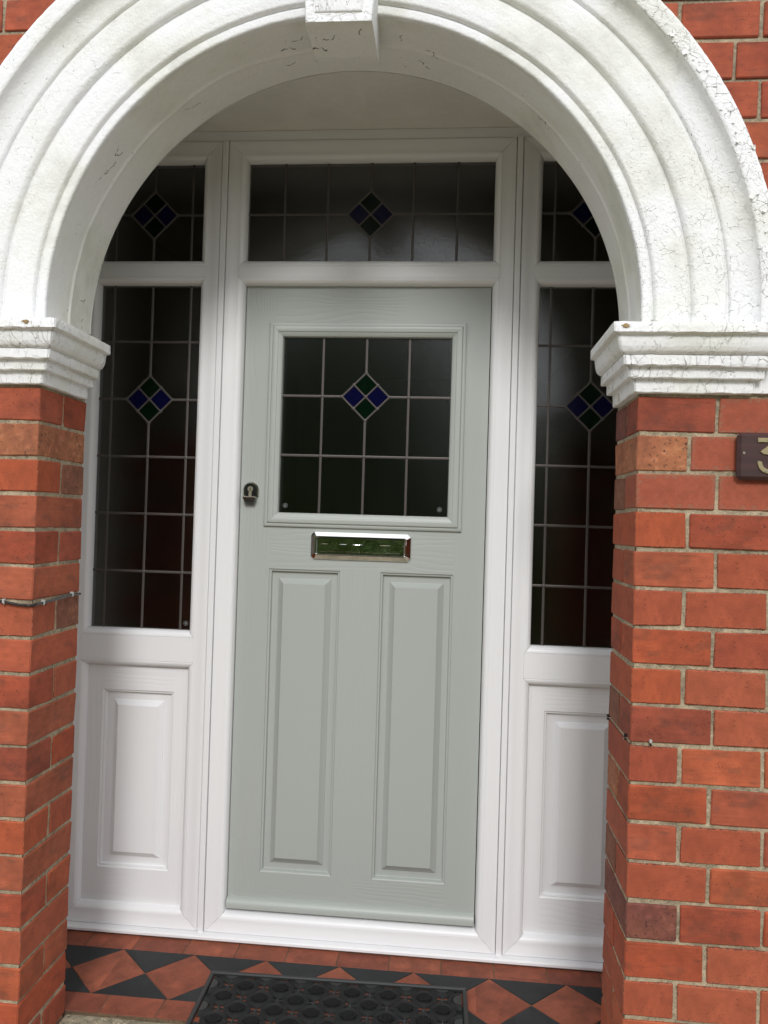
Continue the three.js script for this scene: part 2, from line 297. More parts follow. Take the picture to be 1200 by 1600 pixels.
const stipT = texPair(512, 512, (i, j) => { const a = fbm(i / 7, j / 10, 0, 3), b = voro(i / 9, j / 14); return [0, 0, 0, 0.5 + 0.6 * (a - 0.5) + 0.25 * (b[1] - 0.3)]; }, false, true);
const GLASS = phy({ color: lin(0.30, 0.31, 0.30), transmission: 1, thickness: 0, roughness: 0.14, ior: 1.9, bumpMap: stipT.bump, bumpScale: 0.00035 })   // sealed units: several panes' worth of reflection;
const GREENG = phy({ color: lin(0.0015, 0.010, 0.004), transmission: 0.3, thickness: 0, roughness: 0.12, ior: 1.35, bumpMap: stipT.bump, bumpScale: 0.0003 });
const BLUEG = phy({ color: lin(0.003, 0.003, 0.034), transmission: 0.2, thickness: 0, roughness: 0.12, ior: 1.35, bumpMap: stipT.bump, bumpScale: 0.0003 });
const LEAD = std({ color: lin(0.085, 0.074, 0.068), metalness: 0.35, roughness: 0.45 });
const CHROME = std({ color: lin(0.74, 0.73, 0.71), metalness: 1, roughness: 0.06 });
const flapT = texPair(256, 64, (i, j) => [0, 0, 0, fbm(i / 36, j / 30, 0, 2)], false, true);
const CHROMEFLAP = std({ color: lin(0.74, 0.74, 0.72), metalness: 1, roughness: 0.07, bumpMap: flapT.bump, bumpScale: 0.0016 });
const BRASSY = std({ color: lin(0.50, 0.46, 0.36), metalness: 0.9, roughness: 0.35 });
const BLACKP = std({ color: lin(0.012, 0.012, 0.013), roughness: 0.22 });

const tileT = texPair(512, 512, (i, j) => {                       // 0.3 m
  const x = i / 512, y = j / 512, m = fbm(x * 9, y * 9, 0, 4), f = fbm(x * 70, y * 70, 0, 2), p = voro(x * 40, y * 40); let v = 0.84 + 0.30 * (m - 0.5) + 0.10 * (f - 0.5); const wear = sstep(0.58, 0.74, fbm(x * 6 + 30, y * 6, 0, 4)); v = lerp(v, v * 1.12, wear);
  let r = v, g = v, b = v; if (p[2] > 0.965) { const s = sstep(0.12, 0.05, p[0]); r = lerp(r, 1, s); g = lerp(g, 1, s * 0.8); b = lerp(b, 1, s * 0.8); } if (p[2] < 0.03) { const s = sstep(0.14, 0.05, p[0]); r *= 1 - 0.5 * s; g *= 1 - 0.5 * s; b *= 1 - 0.5 * s; }
  return [r, g, b, 0.5 + 0.4 * (m - 0.5) + 0.3 * (f - 0.5)];
});
const TILER = [[0.335, 0.086, 0.042], [0.305, 0.078, 0.038], [0.350, 0.095, 0.047], [0.280, 0.070, 0.036]].map(c => std({ color: lin(...c), map: tileT.map, bumpMap: tileT.bump, bumpScale: 0.0004, roughness: 0.72 }));
const TILEB = [[0.019, 0.021, 0.023], [0.015, 0.017, 0.019]].map(c => std({ color: lin(...c), map: tileT.map, bumpMap: tileT.bump, bumpScale: 0.0004, roughness: 0.66 }));
const GROUT = std({ color: lin(0.24, 0.19, 0.15), map: mortarT.map, roughness: 0.95 });
const concT = texPair(512, 512, (i, j) => { const x = i / 512, y = j / 512, m = fbm(x * 40, y * 40, 0, 4), c = fbm(x * 5, y * 5, 0, 3), p = voro(x * 70, y * 70); let v = 0.72 + 0.35 * (m - 0.5) + 0.3 * (c - 0.5); if (p[2] > 0.9) v *= 1 - 0.45 * sstep(0.4, 0.15, p[0]); if (p[2] < 0.12) v = lerp(v, 0.95, sstep(0.4, 0.15, p[0])); return [v, v * 0.95, v * 0.84, m]; });
const CONC = std({ color: lin(0.62, 0.60, 0.55), map: concT.map, bumpMap: concT.bump, bumpScale: 0.003, roughness: 0.95 });
const RUBBER = std({ color: lin(0.020, 0.021, 0.021), roughness: 0.5 });
const RUBBERD = std({ color: lin(0.009, 0.009, 0.010), roughness: 0.5 });
const woodT = texPair(256, 256, (i, j) => { const f = fbm(i / 60, j / 3.5, 0, 3), s = voro(i / 22, j / 22); let v = 0.8 + 0.4 * (f - 0.5); let r = v, g = v, b = v; if (s[2] > 0.9) { const k = sstep(0.22, 0.08, s[0]); r = lerp(r, 1, k * 0.7); } return [r, g, b, f]; });
const PLAQUE = phy({ color: lin(0.060, 0.021, 0.019), map: woodT.map, bumpMap: woodT.bump, bumpScale: 0.0006, roughness: 0.68 });
const CLIP = std({ color: lin(0.36, 0.36, 0.34), roughness: 0.7 });

// ---------------------------------------------------------------- ground, porch shell and the hall behind the door
const ZF = 0.616, ZB = 0.39, PX = 0.677, CY = 1.755, RI = 0.675, RO = 0.945;
{
  const soil = texPair(256, 256, (i, j) => { const m = fbm(i / 12, j / 12, 0, 4); return [0.5 + 0.5 * m, 0.55 + 0.5 * m, 0.4 + 0.4 * m, m]; });
  soil.map.repeat.set(60, 60); soil.bump.repeat.set(60, 60);
  const g = new THREE.PlaneGeometry(120, 120); g.rotateX(-Math.PI / 2); g.translate(0, -0.175, 0);
  struct(g, std({ color: lin(0.09, 0.12, 0.05), map: soil.map, roughness: 1 }), 'ground');
  struct(boxUV(new THREE.BoxGeometry(7.5, 0.03, 4.0).translate(0.2, -0.156, 2.82), 1), std({ color: lin(0.80, 0.79, 0.76), map: concT.map, bumpMap: concT.bump, bumpScale: 0.003, roughness: 0.95 }), 'path');
}
struct(cbox(-0.95, 0.95, 2.4865, 2.56, -0.11, ZB - 0.002, 0.001), PLASTER, 'porch_ceiling');
struct(cbox(-1.05, -0.95, -0.2, 2.485, -0.11, ZB - 0.002, 0.001), PLASTER, 'porch_wall_left');
struct(cbox(0.95, 1.05, -0.2, 2.485, -0.11, ZB - 0.002, 0.001), PLASTER, 'porch_wall_right');
{
  const wall = std({ color: lin(0.34, 0.31, 0.27), roughness: 0.9 }), fl = std({ color: lin(0.10, 0.06, 0.035), roughness: 0.6 });
  const side = (x) => struct(boxUV(new THREE.BoxGeometry(0.1, 2.9, 4.0).translate(x, 1.15, -2.12)), wall, x < 0 ? 'hall_wall_left' : 'hall_wall_right');
  side(-1.1); side(1.1);
  struct(boxUV(new THREE.BoxGeometry(2.3, 2.9, 0.1).translate(0, 1.15, -4.17)), wall, 'hall_wall_back');
  struct(boxUV(new THREE.BoxGeometry(2.098, 0.1, 4.0).translate(0, -0.06, -2.12)), fl, 'hall_floor');
  struct(boxUV(new THREE.BoxGeometry(2.098, 0.1, 4.0).translate(0, 2.545, -2.12)), wall, 'hall_ceiling');
}

// ---------------------------------------------------------------- tiled porch floor
{
  const floor = struct(boxUV(new THREE.BoxGeometry(1.9, 0.06, 0.386 + 0.11).translate(0, -0.0318, 0.138)), GROUT, 'porch_floor');
  const tileGeo = (pts, th = 0.012) => {                            // pts in x,z ; chamfered slab
    const g = new THREE.ExtrudeGeometry(shapeOf(pts.map(p => [p[0], -p[1]])), { depth: th - 0.0008, bevelEnabled: true, bevelThickness: 0.0008, bevelSize: 0.0008, bevelOffset: -0.0008, bevelSegments: 1 });
    g.rotateX(-Math.PI / 2); g.translate(0, -th, 0); return boxUV(g, 3.3, R(), R());
  };
  const jt = 0.0011, tile = (pts, m, name) => {                     // shrink by the joint, set a hair uneven
    const cx = pts.reduce((s, p) => s + p[0], 0) / pts.length, cz = pts.reduce((s, p) => s + p[1], 0) / pts.length;
    const q = pts.map(p => { const dx = p[0] - cx, dz = p[1] - cz, L = Math.hypot(dx, dz), k = (L - jt * 1.5) / L; return [dx * k, dz * k]; });
    const o = put(tileGeo(q), m, name, floor); o.position.set(cx, (R() - 0.5) * 0.0008, cz); o.rotation.set((R() - 0.5) * 0.006, 0, (R() - 0.5) * 0.006); return o;
  };
  const P = 0.2145, H = P / 2, Z0 = 0.2005, X0 = -0.651;
  for (let k = -2; k < 9; k++) {
    const cx = X0 + P * k; if (cx < -0.94 || cx > 0.94) continue;
    const clipx = (p) => [clamp(p[0], -0.948, 0.948), p[1]];
    tile([[cx - H, Z0], [cx, Z0 - H], [cx + H, Z0], [cx, Z0 + H]].map(clipx), TILER[(k + 8) % 4 === 3 ? 2 : (k + 8) % 3], 'red_tile');
  }
  for (let k = -2; k < 9; k++) {
    const a = X0 + P * k, b = a + P, m = a + H; if (b < -0.9 || a > 0.9) continue;
    tile([[a, Z0 - H], [b, Z0 - H], [m, Z0]], TILEB[(k + 4) % 2], 'black_tile');
    tile([[a, Z0 + H], [m, Z0], [b, Z0 + H]], TILEB[(k + 5) % 2], 'black_tile');
  }
  const B = 0.1515;
  for (let k = -2; k < 11; k++) {
    const a = -0.776 + B * k; if (a < -0.95 || a + B > 0.952) continue;
    tile([[a, 0.0165], [a + B, 0.0165], [a + B, Z0 - H], [a, Z0 - H]], TILER[(k * 7 + 20) % 4], 'border_tile');
  }
  for (let k = -2; k < 11; k++) {
    const a = -0.746 + B * k; if (a < -0.95 || a + B > 0.952) continue;
    tile([[a, Z0 + H], [a + B, Z0 + H], [a + B, 0.385], [a, 0.385]], TILER[(k * 5 + 31) % 4], 'border_tile');
  }
  // worn concrete step in front of the tiles
  const g = gridGeo(240, 60, (i, j) => { const x = -0.674 + 1.348 * i / 239, z = 0.3865 + 0.43 * j / 59; const e = sstep(58, 59, j); return [x, -0.001 - 0.005 * fbm(x * 22, z * 22, 0, 3) - 0.006 * fbm(x * 5, z * 5, 0, 2) - 0.003 * (j === 0 ? 1 : 0) - 0.17 * e * 0, z, x * 2, z * 2]; }, true);
  struct(mergeGeometries([g.toNonIndexed(), boxUV(new THREE.BoxGeometry(1.348, 0.14, 0.43).translate(0, -0.085, 0.6015), 2)]), CONC, 'doorstep');
}

// ---------------------------------------------------------------- brick piers and the wall above them
const JT = 0.0086;
function pier(s, name, label) {                                     // s = +1 right, -1 left
  const W = group(name, label, 'brick wall', 'brick walls either side of the porch arch');
  const r = rng(s > 0 ? 901 : 377);
  const px = s > 0 ? 0.6735 : 0.6803, geoCache = {};
  const brick = (x0, x1, y0, y1, z0, z1, mat) => {                  // x as distance from the middle of the porch
    const w = x1 - x0, h = y1 - y0, d = z1 - z0, v = Math.floor(r() * 3), salt = mat === BSALT || BFACE.includes(mat), turned = r() < 0.5 ? -1 : 1, key = [w.toFixed(3), h.toFixed(3), d.toFixed(3), v, salt, salt ? turned : 0].join();
    if (!geoCache[key]) {
      const g = chamferBox(w, h, d, 0.0017, 0.0013, r);
      geoCache[key] = salt ? boxUV(g, 1) : boxUV(g, 2, 0.28 + 0.44 * r(), 0.28 + 0.44 * r());
      if (salt) { const p = geoCache[key].attributes.position, u = geoCache[key].attributes.uv, nn = geoCache[key].attributes.normal; for (let i = 0; i < p.count; i++) u.setXY(i, (Math.abs(nn.getX(i)) > 0.8 ? p.getZ(i) / d * 0.98 : p.getX(i) / w * 0.98 * turned) + 0.5, p.getY(i) / h * 0.98 + 0.5); }
    }
    const o = put(geoCache[key], mat, 'brick', W);
    o.position.set(s * (x0 + x1) / 2, (y0 + y1) / 2 + (r() - 0.5) * 0.0016, (z0 + z1) / 2 + (r() - 0.5) * 0.0022);
    o.rotation.set((r() - 0.5) * 0.008, (r() - 0.5) * 0.008, (r() - 0.5) * 0.010);
    return o;
  };
  const pick = () => { const q = r(); return q < 0.06 ? BORANGE : q < 0.45 ? BFACE[Math.floor(r() * 4)] : BR[Math.floor(r() * BR.length)]; };
  const special = s > 0 ? { '1,0': BSPECK, '13,0': BDARK, '0,1': BSALT, '1,1': BSALT, '2,0': BSALT, '2,1': BSALT, '2,r': BGREY, '0,r': BDARK, '10,r': BSPECK, '8,r': BGREY, '12,r': BGREY }
    : { '1,0': BSPECK, '3,0': BORANGE, '2,r': BGREY, '5,0': BORANGE, '6,r': BGREY, '9,0': BORANGE, '11,0': BORANGE, '13,0': BORANGE, '4,0': BR[3], '2,r2': BORANGE, '4,r2': BGREY };
  const PITCH = 0.0836, TOP = 1.578, XE = 1.75;
  for (let k = 0; k < 21; k++) {
    const y1 = TOP - PITCH * k - JT / 2, y0 = TOP - PITCH * (k + 1) + JT / 2, A = k % 2 === 0, m = (key) => special[k + ',' + key] || pick();
    const J = JT / 2, jit = () => (r() - 0.5) * 0.006;
    let xj;
    if (A) {
      xj = px + 0.168 + jit();
      brick(px, xj - J, y0, y1, 0.5035 + J, ZF, m('0'));
      brick(px, px + 0.165, y0, y1, ZB, 0.5035 - J, m('r'));
    } else {
      xj = px + 0.108 + jit();
      brick(px, xj - J, y0, y1, ZB, ZF, m('0'));
      brick(px + 0.108 + J, px + 0.262, y0, y1, ZB, ZB + 0.1, pick());
    }
    for (let i = 1; xj < XE; i++) { const nx = xj + (i % 3 === 2 && A ? 0.168 : 0.1725) + jit(); brick(xj + J, nx - J, y0, y1, ZF - 0.1, ZF, m(String(i))); xj = nx; }
  }
  // wall above the springing, cut round the arch
  const up = s > 0 ? { y: 2.3495, p: 0.0873, o: 0.045 } : { y: 2.4096, p: 0.0836, o: 0.02 };
  for (let k = -8; k < 8; k++) {
    const y0 = up.y + up.p * k + JT / 2, y1 = y0 + up.p - JT; if (y0 < 1.70) continue;
    const odd = ((k % 2) + 2) % 2; let x = (s > 0 ? (odd ? 0.8584 - 0.1725 * 4 : 0.913 - 0.1725 * 5) : 0.805 - 0.1725 * 4 + (odd ? 0.086 : 0));
    while (x < XE) {
      const nx = x + 0.1725; const far = Math.hypot(Math.max(Math.abs(x), Math.abs(nx)), y1 - CY);
      if (x >= -0.001 && far > RO - 0.005) brick(Math.max(0.003, x + JT / 2), nx - JT / 2, y0, y1, ZF - 0.1, ZF - 0.001, r() < 0.75 ? BR[[1, 3, 4][Math.floor(r() * 3)]] : pick());
      x = nx;
    }
  }
  // mortar: an uneven bed a few millimetres behind the brick faces, front and reveal
  const parts = [];
  const U = 0.0050;
  const nX = 170, nY = 420;
  const bed = (x, y, z) => 0.0060 * (fbm(x * 60, y * 60 + s * 9, z * 60 + 0.5, 3) - 0.42) + 0.0022 * (fbm(x * 9, y * 14, z * 9 + 0.5, 2) - 0.5);
  parts.push(gridGeo(nX, nY, (i, j) => { const x = px + U * 0.8 + (XE - 0.02 - px) * i / (nX - 1), y = -0.18 + 1.80 * j / (nY - 1); return [s * x, y, ZF - U + bed(x, y, 1), x * 2, y * 2]; }, s > 0 ? false : true));
  parts.push(gridGeo(40, nY, (i, j) => { const z = ZB + 0.004 + (ZF - ZB - 0.004 - U * 0.9) * i / 39, y = -0.18 + 1.80 * j / (nY - 1); return [s * (px + 0.0032 - bed(z, y, 4) * 0.7), y, z, z * 2 + 0.4, y * 2]; }, s > 0 ? false : true));
  const sh = new THREE.Shape(); sh.moveTo(0.0, CY + 0.72); for (let a = 90; a >= 0; a -= 3) sh.lineTo(0.72 * Math.cos(a * RAD), CY + 0.72 * Math.sin(a * RAD)); sh.lineTo(0.72, 1.60); sh.lineTo(XE - 0.02, 1.60); sh.lineTo(XE - 0.02, 3.02); sh.lineTo(0, 3.02); sh.closePath();
  let g = new THREE.ExtrudeGeometry(sh, { depth: ZF - 0.0062 - ZB - 0.004, bevelEnabled: false }); g.translate(0, 0, ZB + 0.004); if (s < 0) { g.scale(-1, 1, 1); }
  g = boxUV(g, 2); if (s < 0) { const p = g.attributes.position; const ix = []; for (let i = 0; i < p.count; i += 3) ix.push(i, i + 2, i + 1); g.setIndex(ix); g = g.toNonIndexed(); g.computeVertexNormals(); }
  parts.push(g);
  parts.push(boxUV(new THREE.BoxGeometry(XE - 0.03 - px, 1.78, ZF - ZB - 0.03).translate(s * (px + 0.01 + (XE - 0.03 - px) / 2), 0.71, (ZF + ZB) / 2 - 0.004), 2));
  put(mergeGeometries(parts.map(q => (q.index ? q.toNonIndexed() : q))), MORTAR, 'mortar', W);
  return W;
}
pier(-1, 'brick_wall', 'red brick pier and wall at the left of the arch with black cable across it');
pier(1, 'brick_wall', 'red brick pier and wall at the right of the arch beside the number plaque');

// ---------------------------------------------------------------- painted stone arch
function ptsResample(P, step) {
  const out = [P[0].slice()]; for (let i = 1; i < P.length; i++) { const a = P[i - 1], b = P[i], n = Math.max(1, Math.round(Math.hypot(b[0] - a[0], b[1] - a[1]) / step)); for (let k = 1; k <= n; k++) out.push([lerp(a[0], b[0], k / n), lerp(a[1], b[1], k / n)]); } return out;
}
const ARCH = group('stone_arch', 'white painted round porch arch with stepped mouldings and flaking paint', 'arch');
{
  const prof = [];                                                  // [r, dz from the brick face]
  const add = (...p) => prof.push(...p);
  const quarter = (r0, z0, r1, z1, convex) => { for (let k = 1; k <= 7; k++) { const t = k / 7 * Math.PI / 2; prof.push(convex ? [lerp(r0, r1, 1 - Math.cos(t)), lerp(z0, z1, Math.sin(t))] : [lerp(r0, r1, Math.sin(t)), lerp(z0, z1, 1 - Math.cos(t))]); } };
  add([RI, -0.012], [RI, -0.003], [RI + 0.002, 0.000], [RI + 0.005, 0.0012], [0.694, 0.0015], [0.697, -0.0014], [0.699, -0.0014]);
  quarter(0.699, -0.0014, 0.707, 0.0100, true); add([0.722, 0.0122], [0.752, 0.0128], [0.768, 0.0115], [0.773, 0.0066], [0.776, 0.0066]);
  quarter(0.776, 0.0066, 0.788, 0.0205, true); add([0.800, 0.0225], [0.838, 0.0222], [0.844, 0.0195], [0.849, 0.0130], [0.852, 0.0130]);
  quarter(0.852, 0.0130, 0.859, 0.0215, true); add([0.866, 0.0222]); quarter(0.866, 0.0222, 0.9045, 0.0520, false); add([0.9055, 0.0535]);
  add([0.909, 0.0552], [0.938, 0.0560], [0.943, 0.0545], [RO, 0.050], [RO, 0.020], [RO - 0.002, -0.01]);
  const pr = ptsResample(prof, 0.0042), plen = [0]; for (let i = 1; i < pr.length; i++) plen.push(plen[i - 1] + Math.hypot(pr[i][0] - pr[i - 1][0], pr[i][1] - pr[i - 1][1]));
  const LV = plen[plen.length - 1];
  const stilt = CY - 1.712, rm = 0.80, L = Math.PI * rm + 2 * stilt, N = 720;
  const at = (s) => {                                               // -> [cos, sin, yshift] with s in metres along the path
    if (s < stilt) return [-1, 0, -(stilt - s)]; if (s > L - stilt) return [1, 0, -(s - (L - stilt))];
    const t = Math.PI - (s - stilt) / rm; return [Math.cos(t), Math.sin(t), 0];
  };
  const g = gridGeo(N, pr.length, (i, j) => {
    const s = L * i / (N - 1), [c, sn, dy] = at(s), [r, dz] = pr[j], v = plen[j];
    const outer = sstep(0.90, 0.94, r);
    const n1 = fbm(s * 7, v * 9 + 3, 0, 3) - 0.5, n2 = fbm(s * 70 + 5, v * 70, 0, 2) - 0.5;
    const chips = outer * Math.max(0, fbm(s * 26, v * 20 + 8, 0, 3) - 0.52) * (s > L * 0.55 ? 0.006 : 0.003);
    const rr = r + 0.0011 * n1 + 0.0009 * n2 - chips * (r > 0.93 ? 1 : 0), zz = dz + 0.0012 * n1 + 0.0008 * n2 - chips * 0.35;
    return [c * rr, CY + sn * rr + dy, ZF + zz, s / L, v / LV];
  }, false);
  put(g, MARCH, 'archivolt', ARCH, 'stepped white moulding round the front of the arch');
  // underside
  const nz = 56, rs = RI, L2 = Math.PI * rs + 2 * stilt;
  const g2 = gridGeo(460, nz, (i, j) => {
    const s = L2 * i / 459; let c, sn, dy;
    if (s < stilt) [c, sn, dy] = [-1, 0, -(stilt - s)]; else if (s > L2 - stilt) [c, sn, dy] = [1, 0, -(s - (L2 - stilt))]; else { const t = Math.PI - (s - stilt) / rs; [c, sn, dy] = [Math.cos(t), Math.sin(t), 0]; }
    const f = j / (nz - 1), z = lerp(ZF - 0.010, ZB, f);
    const mid = 0.50 + 0.012 * (fbm(s * 5, 3, 0, 3) - 0.5) * 2, d = (z - mid) / 0.0045;
    const ridge = -0.0052 * Math.exp(-d * d) + 0.003 * sstep(mid + 0.004, mid - 0.004, z);
    const rr = rs + ridge + 0.0022 * (fbm(s * 6, z * 9, 0, 3) - 0.5) * sstep(0, 0.15, f) + 0.0008 * (fbm(s * 60, z * 60, 0, 2) - 0.5);
    return [c * rr, CY + sn * rr + dy, z, s / L2, f];
  }, true);
  put(g2, MSOFFIT, 'soffit', ARCH, 'shaded underside of the arch with hairline cracks');
  const back = []; for (let a = 0; a <= 60; a++) { const t = Math.PI * (1 - a / 60); back.push(t); }
  put(gridGeo(61, 2, (i, j) => { const t = back[i], r = j ? 0.80 : RI + 0.001; return [Math.cos(t) * r, CY + Math.sin(t) * r, ZB - 0.001, i / 60, j * 0.1]; }, false), PLASTER, 'rear_edge', ARCH);
  // keystone
  const key = sub(ARCH, 'keystone');
  const kt = (y) => lerp(0.0735, 0.100, (y - 2.37) / 0.45);
  const KX = 0.0025, kf = ZF + 0.066, body = gridGeo(40, 120, (i, j) => {
    // wrap: left side, front, right side (j), up (i)
    const y = lerp(2.3685, 2.82, i / 39), w = kt(y), D = 0.150, per = 2 * D + 2 * w; let q = per * j / 119, x, z; const e = 0.004;
    if (q < D) { x = -w; z = kf - D + q; } else if (q < D + 2 * w) { x = -w + (q - D); z = kf; } else { x = w; z = kf - (q - D - 2 * w); }
    const cr = (Math.abs(q - D) < e || Math.abs(q - D - 2 * w) < e) ? 0.0012 : 0; const n = fbm(x * 40 + 3, y * 40, z * 40 + 0.4, 3) - 0.5;
    return [KX + x - Math.sign(x) * cr + (Math.abs(z - kf) > 1e-4 ? 0.002 * n : 0), y, z - cr + (Math.abs(z - kf) < 1e-4 ? 0.003 * n : 0), q * 0.9, y * 2 % 1];
  }, true);
  const under = gridGeo(30, 30, (i, j) => { const x = lerp(-0.0735, 0.0735, i / 29), z = lerp(kf, kf - 0.150, j / 29); return [KX + x, 2.3685 + 0.002 * (fbm(x * 30, z * 30, 0, 3) - 0.5) * (i > 0 && i < 29 && j > 0 ? 1 : 0) + 0.004 * sstep(25, 29, j), z, 0.46 + x * 0.45, 0.1 + j / 29 * 0.5]; }, true);
  put(toCreasedNormals(body.toNonIndexed(), 0.8), MCAP, 'keystone_block', key);
  put(under, MSOFFIT, 'keystone_underside', key);
  let panel = new THREE.ExtrudeGeometry(shapeOf([[KX - 0.052, 2.388], [KX + 0.052, 2.388], [KX + 0.066, 2.74], [KX - 0.066, 2.74]]), { depth: 0.004, bevelEnabled: true, bevelThickness: 0.004, bevelSize: 0.009, bevelOffset: -0.009, bevelSegments: 3 });
  panel.translate(0, 0, kf - 0.0035); put(toCreasedNormals(boxUV(panel), 0.7), MCAP, 'raised_panel', key);
  // lifted paint flakes on the outer lip
  const fr = rng(5150), flakes = [];
  for (let k = 0; k < 44; k++) {
    const t = k < 38 ? lerp(4, 80, fr()) : lerp(100, 176, fr()), r0 = lerp(0.906, 0.944, fr()), w = 0.004 + 0.011 * fr() * fr(), h = w * (0.5 + 0.6 * fr()), lift = 0.0012 + 0.0034 * fr();
    const T = [], q = (u, v) => [w * u, h * v, lift * Math.pow(Math.max(0, v), 1.7) + 0.0006];
    const skew = (fr() - 0.5) * 0.8, pt = (u, v) => { const p = q(u + skew * v, v); return p; };
    for (let a = 0; a < 3; a++) { const v0 = a / 3, v1 = (a + 1) / 3, s0 = 1 - 0.3 * v0, s1 = 1 - 0.3 * v1 - 0.2 * fr(); T.push([pt(-0.5 * s0, v0), pt(0.5 * s0, v0), pt(0.5 * s1, v1)], [pt(-0.5 * s0, v0), pt(0.5 * s1, v1), pt(-0.5 * s1, v1)]); }
    const g3 = triGeo(T.concat(T.map(tt => [[tt[0][0], tt[0][1], tt[0][2] - 0.0006], [tt[2][0], tt[2][1], tt[2][2] - 0.0006], [tt[1][0], tt[1][1], tt[1][2] - 0.0006]])));
    g3.rotateZ(Math.PI + (fr() - 0.5) * 2.2); const a = t * RAD; g3.translate(Math.cos(a) * r0, CY + Math.sin(a) * r0, ZF + 0.0565); flakes.push(boxUV(g3, 1));
  }
  const fm = put(mergeGeometries(flakes), MCAP, 'paint_flakes', ARCH, 'curled flakes of white paint on the outer lip'); fm.userData.kind = 'stuff';
}
// moulded capitals under the springing
function capital(s, label) {
  const C = group('capital', label, 'capital', 'moulded capitals under the arch');
  const px = s > 0 ? 0.6735 : 0.6803;
  const loft = (profIn, path, name, zoff) => {                      // profile [a (projection), y]; path fn: a -> polyline of [x,z]
    const pr = ptsResample(profIn, 0.0032), vl = [0]; for (let i = 1; i < pr.length; i++) vl.push(vl[i - 1] + Math.hypot(pr[i][0] - pr[i - 1][0], pr[i][1] - pr[i - 1][1]));
    const base = path(0), seg = []; let tot = 0; for (let i = 1; i < base.length; i++) { const l = Math.hypot(base[i][0] - base[i - 1][0], base[i][1] - base[i - 1][1]); seg.push(Math.max(4, Math.round(l / 0.0045))); tot += l; }
    const st = []; seg.forEach((n, k) => { for (let i = 0; i < n; i++) st.push([k, i / n]); }); st.push([seg.length - 1, 1]);
    const g = gridGeo(st.length, pr.length, (i, j) => {
      const [k, t] = st[i], [a, y] = pr[j], P = path(a), x = lerp(P[k][0], P[k + 1][0], t), z = lerp(P[k][1], P[k + 1][1], t);
      const n = fbm(x * 45, y * 60, z * 45 + 0.5, 3) - 0.5, n2 = fbm(x * 9, y * 9, z * 9 + 0.5, 2) - 0.5;
      const edge = i === 0 || i === st.length - 1 ? 0 : 1;
      return [s * (x + 0.0022 * n * edge), y + 0.0030 * n + 0.003 * n2, z + 0.0025 * n, (x - z) + k * 0.13 + zoff, vl[j] + s * 0.1 + zoff];
    }, s > 0 ? true : false);
    put(toCreasedNormals(g.toNonIndexed(), 0.75), MCAP, name, C);
  };
  const full = (end) => (a) => [[end + Math.max(a, 0), ZF - 0.005], [end + Math.max(a, 0), ZF + a], [px - a, ZF + a], [px - a, ZB + 0.022], [px + 0.05, ZB + 0.022]];
  const lower = [[-0.03, 1.5795], [0.0125, 1.5795], [0.0145, 1.5815], [0.0155, 1.606], [0.0165, 1.6085], [0.0275, 1.6085], [0.0295, 1.6105], [0.0300, 1.629], [0.0310, 1.6320], [0.0415, 1.6320], [0.0435, 1.6340], [0.0440, 1.6530], [0.042, 1.6555], [0.02, 1.6556]];
  loft(lower, full(0.894), 'fascia', 0);
  const upper = [[0.02, 1.6557], [0.0405, 1.6558]];
  for (let k = 0; k <= 8; k++) { const t = k / 8 * Math.PI / 2; upper.push([0.0425 + 0.0165 * Math.sin(t), 1.6562 + 0.030 * (1 - Math.cos(t))]); }
  upper.push([0.0595, 1.6935], [0.062, 1.6952], [0.0685, 1.6955], [0.0705, 1.6975], [0.0705, 1.7165], [0.0690, 1.7190], [0.03, 1.7195], [-0.03, 1.7195]);
  loft(upper, full(1.66), 'abacus', 0.3);
  const cx = s > 0 ? 0.628 : 0.679, chip = [], cr = rng(s > 0 ? 8 : 15); for (let k = 0; k < 13; k++) { const t = k / 13 * 2 * Math.PI, q = 0.55 + 0.75 * cr(); chip.push([s * cx + Math.cos(t) * 0.0085 * q, 1.7085 + Math.sin(t) * 0.0055 * q]); }
  put(plate(chip, ZF + 0.066, ZF + 0.0722, 0.0004), std({ color: lin(0.52, 0.42, 0.28), map: mortarT.map, roughness: 0.95 }), 'bare_patch', C, 'patch of bare brown stone where paint has fallen off');
  put(boxUV(new THREE.BoxGeometry(0.86, 0.136, 0.05).translate(s * 1.325, 1.6510, ZF - 0.018), 1), MCAP, 'string_course', C);
  put(boxUV(new THREE.BoxGeometry(0.6, 0.135, 0.2).translate(s * (px + 0.31), 1.6505, (ZF + ZB) / 2), 1), MCAP, 'capital_core', C);
}
capital(-1, 'white moulded capital on the left brick pier, chipped on its front edge');
capital(1, 'white moulded capital on the right brick pier above the number plaque');

